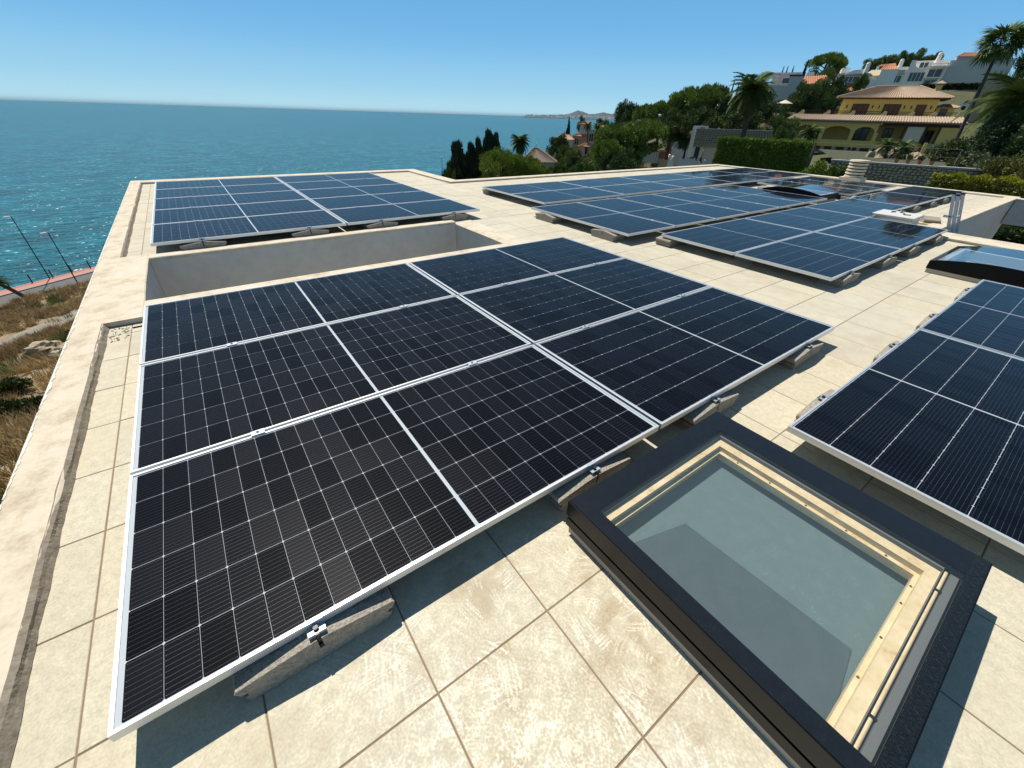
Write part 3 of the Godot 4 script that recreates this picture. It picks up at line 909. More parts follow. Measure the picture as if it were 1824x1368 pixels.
# land heights known at some places: bearing, distance, height
const HEIGHTS := [[-40, 12, -9.5], [-16, 12, -9.6], [-16, 20, -10.6], [-16, 32, -12.8], [-16, 46, -15.6], [-16, 60, -18.0], [-16, 74, -19.4], [-50, 60, -16.0], [5, 25, -11.5], [8, 50, -16.0], [8, 80, -19.5], [20, 40, -12.5],
	[30, 55, -13.0], [36, 90, -14.0], [36, 48, -10.0], [40, 75, -9.5], [45, 120, -12.0], [45, 250, -16.5], [48, 75, -7.0], [50, 120, -5.0], [55, 100, -2.5], [58, 90, -5.2], [58, 45, -3.8], [62, 75, -1.0], [64, 50, -2.4], [64, 30, -5.0],
	[63, 140, 5.0], [66, 150, 6.0], [66, 200, 12.0], [72, 62, -1.5], [72, 100, -2.3], [73, 130, 2.0], [76, 190, 10.5], [76, 260, 18.0], [85, 190, 11.0], [80, 130, 4.5], [85, 60, -1.2], [80, 42, -1.6], [90, 25, -2.3], [84, 26, -2.3], [74, 33, -3.0],
	[50, 12, -9.0], [100, 14, -3.7], [88, 16, -3.7], [140, 25, -3.0], [120, 80, 3.0], [180, 30, -6.0], [60, 330, 10.0], [52, 330, -6.0], [58, 60, -5.0], [58, 75, -5.6], [56, 70, -6.0], [60.5, 72, -4.2], [59, 85, -6.2], [55, 84, -5.5], [20, 120, -20.5], [28, 150, -21.5], [28, 200, -22.5], [34, 150, -21.0], [36, 220, -22.0], [40, 300, -22.5], [24, 90, -18.5], [46, 400, -22.5], [32, 110, -18.0], [50, 400, -18], [56, 88, -9.0], [54, 93, -9.0], [58, 93, -9.0], [57, 80, -8.5], [55.5, 76, -8.0], [58, 86, -9.0]]
const ROAD_A := Vector2(-26.8, 87.6)    # a point of the promenade's seaward edge (x, distance seaward) and the road's direction
const ROAD_T := Vector2(0.804, 0.594)
const ROAD_N := Vector2(-0.594, 0.804)
var height_points := PackedVector3Array()
var bumps: FastNoiseLite

func ground_y(x: float, z: float) -> float:
	var top := 0.0; var sum := 0.0
	for p in height_points:
		var q := (x - p.x) * (x - p.x) + (z - p.z) * (z - p.z)
		var w := 1.0 / pow(q + 9.0, 1.6)
		top += w * p.y; sum += w
	var y := top / sum
	var far := clampf((Vector2(x - 8, z + 3).length() - 14.0) / 10.0, 0.0, 1.0)
	y += bumps.get_noise_2d(x, z) * 0.9 * far
	var d := (Vector2(x, -z) - ROAD_A).dot(ROAD_N)
	if d > -13.0:
		var k := clampf((d + 13.0) / 0.9, 0.0, 1.0)
		y = lerpf(y, -22.2, k)
		if d > 1.2: y = -22.2 - (d - 1.2) * 0.75
	elif d > -22.0:
		y = lerpf(-19.9 + bumps.get_noise_2d(x * 3.0, z * 3.0) * 0.5, y, clampf((-13.0 - d) / 9.0, 0.0, 1.0))
	return y

func land_materials() -> void:
	var dry := mixed(768, [[0.0, 0.08, 0.058, 0.032], [0.3, 0.165, 0.12, 0.066], [0.55, 0.25, 0.185, 0.105], [0.8, 0.33, 0.26, 0.16], [1.0, 0.40, 0.345, 0.24]], noise(0.12, 101, 5), 0.5, noise(0.025, 102, 4), 0.35, noise(0.008, 103, 3), 0.3)
	world_tex(mat("dry_ground", lin(1.0, 1.0, 1.0), 0.95), dry, 0.055).vertex_color_use_as_albedo = true
	world_tex(mat("dirt_track", lin(1, 1, 1), 0.95), mixed(256, [[0.0, 0.16, 0.135, 0.10], [0.5, 0.235, 0.205, 0.16], [1.0, 0.34, 0.31, 0.255]], noise(0.08, 104, 4), 0.6, noise(0.02, 105, 3), 0.5), 0.09)
	world_tex(mat("asphalt", lin(1, 1, 1), 0.9), mixed(256, [[0.0, 0.085, 0.083, 0.08], [1.0, 0.15, 0.147, 0.14]], noise(0.2, 106, 3), 0.5, noise(0.03, 107, 3), 0.5), 0.2)
	world_tex(mat("pink_paving", lin(1, 1, 1), 0.9), mixed(256, [[0.0, 0.38, 0.17, 0.13], [1.0, 0.52, 0.26, 0.21]], noise(0.1, 108, 3), 0.5, noise(0.02, 109, 3), 0.5), 0.2)
	mat("kerb_stone", lin(0.32, 0.31, 0.29), 0.9)
	mat("dark_post", lin(0.035, 0.04, 0.042), 0.6, 0.3)
	mat("lamp_head", lin(0.6, 0.6, 0.58), 0.4)
	for q in [["leaf", 0.5], ["needle", 0.4], ["dry_blade", 0.3]]:
		var f := mat(q[0], Color.WHITE, 0.6)
		f.vertex_color_use_as_albedo = true
		f.metallic_specular = 0.35
		f.backlight_enabled = true
		f.backlight = Color(q[1], q[1], q[1] * 0.6)
	relief(world_tex(mat("bark", lin(1, 1, 1), 0.95), mixed(128, [[0.0, 0.05, 0.036, 0.026], [1.0, 0.15, 0.115, 0.085]], noise(0.1, 110, 4), 0.6, noise(0.03, 111, 3), 0.4), 0.8), height_tex(noise(0.1, 112, 3), 128), 3.0)
	mat("palm_bark", lin(0.075, 0.058, 0.042), 0.95)
	relief(world_tex(mat("field_stone", lin(1, 1, 1), 0.95), mixed(256, [[0.0, 0.22, 0.17, 0.11], [0.5, 0.37, 0.30, 0.20], [1.0, 0.52, 0.44, 0.31]], noise(0.08, 113, 4), 0.6, noise(0.02, 114, 3), 0.5), 0.35), height_tex(noise(0.1, 115, 4), 128), 4.0)
	mat("wall_joint", lin(0.15, 0.13, 0.10), 0.95)
	mat("inner_branches", lin(0.13, 0.10, 0.065), 0.95)
	mat("villa_yellow", lin(0.72, 0.49, 0.145), 0.9)
	mat("villa_trim", lin(0.62, 0.48, 0.24), 0.9)
	mat("brown_shutter", lin(0.11, 0.045, 0.02), 0.6)
	mat("brown_timber", lin(0.055, 0.022, 0.012), 0.7)
	mat("dark_window", lin(0.045, 0.05, 0.055), 0.08)  # opaque panes; the dimness of the interiors behind is put into the colour
	mat("house_white", lin(0.86, 0.81, 0.73), 0.9)
	mat("bright_white", lin(0.90, 0.87, 0.84), 0.85)
	mat("house_grey", lin(0.52, 0.49, 0.44), 0.9)
	mat("house_pink", lin(0.62, 0.52, 0.48), 0.9)
	mat("house_terracotta", lin(0.50, 0.26, 0.16), 0.9)
	mat("house_peach", lin(0.60, 0.36, 0.25), 0.9)
	mat("awning_cream", lin(0.66, 0.56, 0.42), 0.9)
	mat("awning_canvas", lin(0.62, 0.50, 0.30), 0.9)
	mat("brick_red", lin(0.28, 0.10, 0.05), 0.9)
	mat("car_white", lin(0.72, 0.73, 0.74), 0.25)
	mat("pot_clay", lin(0.24, 0.10, 0.05), 0.85)
	for q in [["roof_tan", 0.40, 0.295, 0.205], ["roof_orange", 0.46, 0.20, 0.105], ["roof_peach", 0.50, 0.30, 0.18], ["roof_grey_brown", 0.26, 0.20, 0.155]]:
		world_tex(mat(q[0], lin(1, 1, 1), 0.9), mixed(128, [[0.0, q[1] * 0.55, q[2] * 0.55, q[3] * 0.55], [0.5, q[1], q[2], q[3]], [1.0, q[1] * 1.3, q[2] * 1.35, q[3] * 1.4]], noise(0.16, 116, 3), 0.6, noise(0.03, 117, 3), 0.4), 0.3)
	# sea
	var s := 1024
	var a := noise_bytes(noise(0.045, 121, 4), s); var b := noise_bytes(noise(0.012, 122, 4), s); var c := noise_bytes(noise(0.006, 124, 4), s)
	var crest := noise_bytes(noise(0.11, 123, 3), s)
	var out := PackedByteArray(); out.resize(s * s * 3)
	for y in s:
		for x in s:
			var q := y * s + x
			var k := 0.40 + a[q] * 0.0020 + b[q] * 0.0017 + c[q] * 0.0010
			var foam := 0.0
			if crest[q] > 168 and a[q] > 140 and b[q] > 124: foam = clampf((crest[q] - 168) / 30.0, 0.0, 1.0) * clampf((a[q] - 140) / 24.0, 0.0, 1.0) * clampf((b[q] - 124) / 24.0, 0.0, 1.0)
			foam *= foam
			# the tint of the water is in the mesh; foam is several times paler than water
			out[q * 3] = clampi(int(lerpf(30 * k, 255, foam)), 0, 255)
			out[q * 3 + 1] = clampi(int(lerpf(98 * k, 255, foam)), 0, 255)
			out[q * 3 + 2] = clampi(int(lerpf(109 * k, 255, foam)), 0, 255)
	var water := world_tex(mat("sea_water", Color.WHITE, 0.24), ImageTexture.create_from_image(Image.create_from_data(s, s, false, Image.FORMAT_RGB8, out)), 0.0055)
	water.uv1_scale = Vector3(0.0042, 0.0055, 0.0078)
	water.vertex_color_use_as_albedo = true
	water.normal_enabled = true
	water.normal_scale = 0.5
	water.normal_texture = normal_tex(noise(0.035, 125, 5), 1024, 9.0)
	water.metallic_specular = 0.30

# ------------------------------------------------------------------ foliage
class Leaves:
	var v := PackedVector3Array()
	var c := PackedColorArray()
	var r := RandomNumberGenerator.new()
	func dirn() -> Vector3:
		var y := r.randf_range(-1.0, 1.0); var a := r.randf() * TAU; var k := sqrt(1.0 - y * y)
		return Vector3(cos(a) * k, y, sin(a) * k)
	func leaf(p: Vector3, s: float, col: Color, aim := Vector3.ZERO) -> void:
		var u := dirn()
		if aim != Vector3.ZERO: u = (u * 0.55 + aim).normalized()
		var w := u.cross(dirn()).normalized()
		v.append(p + u * s); v.append(p - u * s * 0.6 + w * s * 0.6); v.append(p - u * s * 0.6 - w * s * 0.6)
		c.append(col); c.append(col); c.append(col)
	func clump(at: Vector3, rad: Vector3, n: int, s: float, col: Color, spread := 0.25, up := 0.0) -> void:
		for i in n:
			var d := dirn()
			var k := pow(r.randf(), 0.45)
			var t := 1.0 + r.randf_range(-spread, spread)
			leaf(at + d * rad * k, s * r.randf_range(0.6, 1.3), Color(col.r * t, col.g * t, col.b * t), d + Vector3.UP * up)
	func mesh() -> ArrayMesh:
		var arr := []
		arr.resize(Mesh.ARRAY_MAX)
		arr[Mesh.ARRAY_VERTEX] = v; arr[Mesh.ARRAY_COLOR] = c
		var m := ArrayMesh.new()
		m.add_surface_from_arrays(Mesh.PRIMITIVE_TRIANGLES, arr)
		return m

var crowns := {}

func crown(kind: String, seed_: int) -> ArrayMesh:
	# unit crowns: about 1 in radius, 1 high from y = 0
	var key := "%s%d" % [kind, seed_]
	if crowns.has(key): return crowns[key]
	var l := Leaves.new()
	l.r.seed = seed_ * 31 + kind.hash()
	var r := l.r
	match kind:
		"pine", "pine_light":
			var base := Color(0.150, 0.200, 0.038) if kind == "pine" else Color(0.165, 0.215, 0.030)
			for k in 74:
				var a := r.randf() * TAU; var q := sqrt(r.randf()) * 0.82
				var y := 0.30 + 0.52 * sqrt(1.0 - q * q) * r.randf_range(0.78, 1.05)
				if r.randf() < 0.22: y = r.randf_range(0.08, 0.45)
				var t := r.randf_range(0.7, 1.35)
				l.clump(Vector3(cos(a) * q, y, sin(a) * q), Vector3(0.22, 0.13, 0.22) * r.randf_range(0.7, 1.25), 330 if kind == "pine" else 420, 0.034 if kind == "pine" else 0.024, base * t, 0.35, 0.5)
		"broad":
			for k in 40:
				var d := l.dirn()
				var q := pow(r.randf(), 0.4) * 0.8
				var t := r.randf_range(0.7, 1.3)
				l.clump(Vector3(d.x * q, 0.5 + d.y * q * 0.52, d.z * q), Vector3(0.25, 0.15, 0.25) * r.randf_range(0.7, 1.2), 300, 0.036, Color(0.105 * t, 0.150 * t, 0.040 * t), 0.35, 0.2)
		"dark":
			for k in 34:
				var d := l.dirn()
				var q := pow(r.randf(), 0.4) * 0.8
				var t := r.randf_range(0.7, 1.3)
				l.clump(Vector3(d.x * q, 0.5 + d.y * q * 0.52, d.z * q), Vector3(0.25, 0.16, 0.25), 300, 0.034, Color(0.065 * t, 0.098 * t, 0.030 * t), 0.35, 0.3)
		"cypress":
			for k in 150:
				var y := pow(r.randf(), 1.15)
				var rad := 0.80 * pow(1.0 - y, 0.8) * (0.7 + 0.3 * minf(1.0, y * 5.0)) + 0.02
				var a := r.randf() * TAU; var q := r.randf_range(0.25, 1.0) * rad
				var t := r.randf_range(0.65, 1.35)
				l.clump(Vector3(cos(a) * q, y * 0.93, sin(a) * q), Vector3(0.17, 0.055, 0.17) * (0.45 + rad * 0.8) * r.randf_range(0.7, 1.3), 110, 0.030, Color(0.042 * t, 0.056 * t, 0.024 * t), 0.4, 1.0)
	crowns[key] = l.mesh()
	return crowns[key]

func tree(called: String, label: String, kind: String, variant: int, at: Vector3, crown_lo: float, crown_hi: float, rad: float, group: String, bark := "bark") -> void:
	# at: foot of the trunk; crown between the two heights
	var t := thing(called, label, "tree", at, rng.randf() * TAU, group)
	var c := part("crown", crown(kind, variant), M.needle if kind in ["pine", "pine_light", "cypress"] else M.leaf, t, Vector3(0, crown_lo - at.y, 0))
	c.scale = Vector3(rad, crown_hi - crown_lo, rad)
	var b := MB.new()
	var h := lerpf(crown_lo, crown_hi, 0.55) - at.y
	var r0 := 0.05 * rad + 0.08
	var mid := Vector3(rng.randf_range(-0.3, 0.3), h * 0.5, rng.randf_range(-0.3, 0.3))
	b.tube(Vector3.ZERO, mid, r0 * 1.3, r0, 8); b.tube(mid, Vector3(0, h, 0), r0, r0 * 0.5, 8)
	if kind != "cypress":
		for k in 6:
			var a := TAU * k / 6 + rng.randf()
			var s := mid.lerp(Vector3(0, h, 0), rng.randf_range(0.2, 0.9))
			b.tube(s, s + Vector3(cos(a) * rad * 0.6, (crown_hi - crown_lo) * rng.randf_range(0.15, 0.4), sin(a) * rad * 0.6), r0 * 0.45, r0 * 0.15, 6)
	part("trunk", b.mesh(), M[bark], t)

func shrub(label: String, at: Vector3, size: Vector3, col: Color, leaves: int, leaf: float, group := "shrubs on the slopes", aim := 0.3) -> Node3D:
	var t := thing("shrub", label, "shrub", at, 0.0, group)
	var l := Leaves.new()
	l.r.seed = int(abs(at.x * 131 + at.z * 17)) + 3
	for k in 16:
		var d := l.dirn()
		var q := pow(l.r.randf(), 0.5) * 0.72
		l.clump(Vector3(d.x * q * size.x, (0.5 + d.y * q * 0.5) * size.y, d.z * q * size.z), size * Vector3(0.34, 0.26, 0.34) * l.r.randf_range(0.7, 1.2), leaves / 16, leaf, col * l.r.randf_range(0.75, 1.25), 0.35, aim)
	part("foliage", l.mesh(), M.leaf, t)
	var b := MB.new()
	for k in 4:
		b.tube(Vector3.ZERO, Vector3(cos(k * 1.7) * size.x * 0.4, size.y * 0.6, sin(k * 1.7) * size.z * 0.4), 0.04, 0.015, 5)
	part("stem", b.mesh(), M.bark, t)
	return t

func hedge(label: String, az0: float, az1: float, d0: float, d1: float, lo: float, hi: float, deep: float, col: Color, tip: Color, leaf: float, n: int, group: String) -> void:
	var a := bearing(az0, d0, lo); var b := bearing(az1, d1, lo)
	var t := thing("hedge", label, "hedge", (a + b) / 2, 0.0, group)
	var l := Leaves.new()
	l.r.seed = int(az0 * 10)
	var along := b - a; var len := along.length(); along /= len
	var out := along.cross(Vector3.UP).normalized()
	if out.dot(EYE - a) < 0: out = -out
	var f := noise(0.5, int(az0), 3)
	var o := -(a + b) / 2
	for i in n:
		var s := l.r.randf() * len
		var h := l.r.randf()
		var k := f.get_noise_2d(s * 2.2, h * 4.0)
		var p: Vector3
		var up := 0.0
		if i % 4 == 0:
			p = a + along * s + Vector3.UP * (hi - lo + f.get_noise_2d(s * 3.0, 50.0) * 0.22 - l.r.randf() * 0.18) - out * (l.r.randf() * deep); up = 1.2
		else:
			p = a + along * s + Vector3.UP * (h * (hi - lo)) + out * (k * 0.22 - l.r.randf() * 0.22)
		var c := col.lerp(tip, clampf(l.r.randf() * (1.0 if i % 4 == 0 else 0.25), 0, 1)) * l.r.randf_range(0.7, 1.3)
		l.leaf(p + o, leaf * l.r.randf_range(0.6, 1.3), c, out * 0.6 + Vector3.UP * up)
	part("foliage", l.mesh(), M.leaf, t)
	var m := MB.new()
	var core := out * -0.35
	var q := [a + core + o, b + core + o, b + core - out * maxf(deep - 0.5, 0.1) + o, a + core - out * maxf(deep - 0.5, 0.1) + o]
	var u := Vector3.UP * (hi - lo - 0.35)
	for i in 4: m.quad(q[i], q[(i + 1) % 4], q[(i + 1) % 4] + u, q[i] + u)
	m.quad(q[0] + u, q[1] + u, q[2] + u, q[3] + u)
	part("branches", m.mesh(), M.inner_branches, t)

func frond_mesh(kind: String, variant: int) -> ArrayMesh:
	# one palm leaf, about 1 long, leaving the origin along +x
	var key := "frond_%s%d" % [kind, variant]
	if crowns.has(key): return crowns[key]
	var l := Leaves.new()
	l.r.seed = 900 + variant + kind.hash()
	var col := Color(0.085, 0.125, 0.032) if kind != "dry" else Color(0.20, 0.15, 0.07)
	if kind == "fan":
		# stalk, then a fan of narrow fingers
		var hub := Vector3(0.45, 0.10, 0)
		for s in [-1.0, 1.0]:
			l.v.append(Vector3(0, 0.012 * s, 0)); l.v.append(hub); l.v.append(Vector3(0, 0, 0.02 * s))
			for k in 3: l.c.append(col)
		for k in 26:
			var a := lerpf(-2.0, 2.0, k / 25.0)
			var t := l.r.randf_range(0.8, 1.25)
			var tip := hub + Vector3(cos(a) * 0.55, -0.16 - l.r.randf() * 0.18 - absf(a) * 0.05, sin(a) * 0.52)
			var side := Vector3(-sin(a), 0.0, cos(a)) * 0.032
			var mid := hub.lerp(tip, 0.55) + Vector3(0, 0.05, 0)
			l.v.append(hub); l.v.append(mid + side); l.v.append(mid - side)
			l.v.append(mid - side); l.v.append(mid + side); l.v.append(tip)
			for j in 6: l.c.append(col * t)
	else:
		var pts := []
		for i in 13:
			var s := i / 12.0
			pts.append(Vector3(s * (1.0 - 0.18 * s), 0.34 * s - 0.72 * s * s, 0))
		for i in 12:
			var w := 0.012 * (1.0 - i / 14.0)
			l.v.append(pts[i] + Vector3(0, 0, w)); l.v.append(pts[i + 1]); l.v.append(pts[i] - Vector3(0, 0, w))
			for j in 3: l.c.append(Color(0.16, 0.14, 0.05))
		for i in range(6, 78):
			var s := i / 78.0
			var p: Vector3 = pts[int(s * 12)].lerp(pts[mini(12, int(s * 12) + 1)], fmod(s * 12, 1.0))
			var len := 0.26 * sin(PI * pow(s, 0.75)) + 0.05
			for sd in [-1.0, 1.0]:
				var t := l.r.randf_range(0.75, 1.3)
				var tip := p + Vector3(len * 0.5, -len * l.r.randf_range(0.25, 0.6), sd * len * 0.85)
				l.v.append(p - Vector3(0.010, 0, 0)); l.v.append(p + Vector3(0.012, 0, 0)); l.v.append(tip)
				for j in 3: l.c.append(col * t)
	crowns[key] = l.mesh()
	return crowns[key]

func palm(called: String, label: String, kind: String, foot: Vector3, head: Vector3, size: float, fronds: int, r0: float, group := "palms", skirt := 0) -> void:
	var t := thing(called, label, "palm tree", foot, 0.0, group)
	var b := MB.new()
	var h := head - foot
	var n := 14
	for i in n:
		var a := i / float(n); var c := (i + 1) / float(n)
		var bow := Vector3(sin(a * PI) * 0.03, 0, 0) * h.length(); var bow2 := Vector3(sin(c * PI) * 0.03, 0, 0) * h.length()
		b.tube(h * a + bow, h * c + bow2, r0 * lerpf(1.25, 0.82, a), r0 * lerpf(1.12, 0.72, c), 9)
	part("trunk", b.mesh(), M.palm_bark, t)
	for k in fronds + skirt:
		var dry := k >= fronds
		var f := part("frond", frond_mesh("dry" if dry and kind != "fan" else kind, k % 3), M.leaf, t, h)
		var lift := lerpf(1.1, -0.75, float(k) / fronds) if not dry else -1.2
		f.rotation = Vector3(rng.randf_range(-0.3, 0.3), k * 2.399 + rng.randf_range(-0.2, 0.2), lift + rng.randf_range(-0.12, 0.12))
		f.scale = Vector3.ONE * size * rng.randf_range(0.85, 1.1)

func boulder(label: String, at: Vector3, size: Vector3, seed_: int) -> void:
	var s := SphereMesh.new()
	s.radius = 1.0; s.height = 2.0; s.radial_segments = 18; s.rings = 10
	var arr := s.get_mesh_arrays()
	var v: PackedVector3Array = arr[Mesh.ARRAY_VERTEX]
	var ids: PackedInt32Array = arr[Mesh.ARRAY_INDEX]
	var f := noise(0.9, seed_, 3)
	for i in v.size():
		var p := v[i]
		v[i] = p * size * (1.0 + f.get_noise_3d(p.x * 1.3, p.y * 1.3, p.z * 1.3) * 0.55)
	var b := MB.new()
	for i in range(0, ids.size(), 3): b.tri(v[ids[i]], v[ids[i + 2]], v[ids[i + 1]])
	solo("boulder", b.mesh(), M.field_stone, label, "rock", at, "rocks")

# ------------------------------------------------------------------ land, road and sea
func build_land() -> void:
	land_materials()
	print("land materials ", Time.get_ticks_msec())
	bumps = noise(0.045, 131, 4)
	for q in HEIGHTS: height_points.append(bearing(q[0], q[1], q[2]))
	var b := MB.new()
	var step := 3.2; var x0 := -110.0; var z0 := 70.0
	var nx := 140; var nz := 132
	var ys := PackedFloat32Array()
	for j in nz + 1:
		for i in nx + 1: ys.append(ground_y(x0 + i * step, z0 - j * step))
	var arr := []; arr.resize(Mesh.ARRAY_MAX)
	var cs := PackedColorArray(); var vs := PackedVector3Array(); var ids := PackedInt32Array(); var ns := PackedVector3Array()
	for j in nz + 1:
		for i in nx + 1:
			var k := j * (nx + 1) + i
			vs.append(Vector3(x0 + i * step, ys[k], z0 - j * step))
			var wood := clampf((vs[k].x + vs[k].z * -0.15 - 10.0) / 25.0 + bumps.get_noise_2d(vs[k].x, vs[k].z), 0.0, 1.0)
			cs.append(Color.WHITE.lerp(Color(0.30, 0.42, 0.28), wood))
			var l := ys[k - 1] if i > 0 else ys[k]; var r := ys[k + 1] if i < nx else ys[k]
			var n := ys[k - nx - 1] if j > 0 else ys[k]; var f := ys[k + nx + 1] if j < nz else ys[k]
			ns.append(Vector3(l - r, 2 * step, f - n).normalized())
			if i < nx and j < nz:
				for o in [k, k + nx + 1, k + 1, k + 1, k + nx + 1, k + nx + 2]: ids.append(o)
	arr[Mesh.ARRAY_VERTEX] = vs; arr[Mesh.ARRAY_NORMAL] = ns; arr[Mesh.ARRAY_INDEX] = ids; arr[Mesh.ARRAY_COLOR] = cs
	var m := ArrayMesh.new(); m.add_surface_from_arrays(Mesh.PRIMITIVE_TRIANGLES, arr)
	solo("terrain", m, M.dry_ground, "", "", Vector3.ZERO, "", "structure")
	# sea
	b = MB.new()
	var rings := [0.0, 60.0, 120.0, 200.0, 320.0, 500.0, 800.0, 1300.0, 2100.0, 3500.0, 6000.0, 11000.0, 18000.0, 26000.0]
	var v := PackedVector3Array(); var c := PackedColorArray(); var ix := PackedInt32Array(); var nn := PackedVector3Array()
	var patch := noise(0.004, 141, 3)
	for i in rings.size():
		for k in 73:
			var a := TAU * k / 72.0
			var p := Vector3(cos(a) * rings[i], SEA, sin(a) * rings[i])
			var q := Color(0.58, 0.80, 0.78) * (1.0 + 0.11 * patch.get_noise_2d(p.x, p.z))   # wind patches
			v.append(p); c.append(q); nn.append(Vector3.UP)
			if i > 0 and k > 0:
				var e := i * 73 + k
				for o in [e, e - 74, e - 1, e, e - 73, e - 74]: ix.append(o)
	arr = []; arr.resize(Mesh.ARRAY_MAX)
	arr[Mesh.ARRAY_VERTEX] = v; arr[Mesh.ARRAY_COLOR] = c; arr[Mesh.ARRAY_INDEX] = ix; arr[Mesh.ARRAY_NORMAL] = nn
	m = ArrayMesh.new(); m.add_surface_from_arrays(Mesh.PRIMITIVE_TRIANGLES, arr)
	solo("sea", m, M.sea_water, "", "", Vector3.ZERO, "", "structure")
	# far headland with hills and a pale town
	var hp := [[36.6, 3], [37.2, 20], [38.5, 45], [39.6, 55], [40.6, 62], [41.6, 66], [42.4, 95], [43.2, 150], [43.9, 130], [44.6, 88], [45.3, 100], [46.2, 132], [47.0, 105], [48.2, 120], [49.5, 90], [54.0, 130], [60.0, 110]]
	b = MB.new()
	for i in hp.size() - 1:
		for s in 4:
			var ta := s / 4.0; var tb := (s + 1) / 4.0
			var az := lerpf(hp[i][0], hp[i + 1][0], ta); var bz := lerpf(hp[i][0], hp[i + 1][0], tb)
			var ya := lerpf(hp[i][1], hp[i + 1][1], ta) + bumps.get_noise_2d(az * 40, 3) * 14; var yb := lerpf(hp[i][1], hp[i + 1][1], tb) + bumps.get_noise_2d(bz * 40, 3) * 14
			var shore := [bearing(az, 8600, SEA - 1), bearing(bz, 8600, SEA - 1)]
			var foot := [bearing(az, 8800, SEA + 12), bearing(bz, 8800, SEA + 12)]
			var crest := [bearing(az, 10200, SEA + maxf(ya, 6)), bearing(bz, 10200, SEA + maxf(yb, 6))]
			var back := [bearing(az, 11500, SEA - 1), bearing(bz, 11500, SEA - 1)]
			b.quad(shore[0], shore[1], foot[1], foot[0]); b.quad(foot[0], foot[1], crest[1], crest[0]); b.quad(crest[0], crest[1], back[1], back[0])
	mat("far_hill", lin(0.055, 0.07, 0.07), 0.95)
	solo("headland_hills", b.mesh(), M.far_hill, "", "", Vector3.ZERO, "", "structure")
	b = MB.new()
	for k in 420:
		var az := rng.randf_range(37.2, 50.0); var d := rng.randf_range(8650, 9200)
		var p := bearing(az, d, SEA + (d - 8600) * 0.06)
		var s := Vector3(rng.randf_range(12, 42), rng.randf_range(9, 20) * (1.8 if az > 42 else 1.0), 12)
		b.box(p - Vector3(s.x / 2, 0, 6), p + Vector3(s.x / 2, s.y, 6))
	solo("distant_town", b.mesh(), M.house_white, "pale strip of distant town along the headland's shore", "town", Vector3.ZERO, "", "stuff")

func along_road(d0: float, d1: float, y: float, t0: float, t1: float, thick: float) -> ArrayMesh:
	var b := MB.new()
	var pt := func(t, d): var q: Vector2 = ROAD_A + ROAD_T * t + ROAD_N * d; return Vector3(q.x, y, -q.y)
	var p := [pt.call(t0, d0), pt.call(t1, d0), pt.call(t1, d1), pt.call(t0, d1)]
	var dn := Vector3(0, -thick, 0)
	b.quad(p[0], p[1], p[2], p[3])
	for i in 4: b.quad(p[i] + dn, p[(i + 1) % 4] + dn, p[(i + 1) % 4], p[i])
	return b.mesh()

func road_point(t: float, d: float, y: float) -> Vector3:
	var q := ROAD_A + ROAD_T * t + ROAD_N * d
	return Vector3(q.x, y, -q.y)

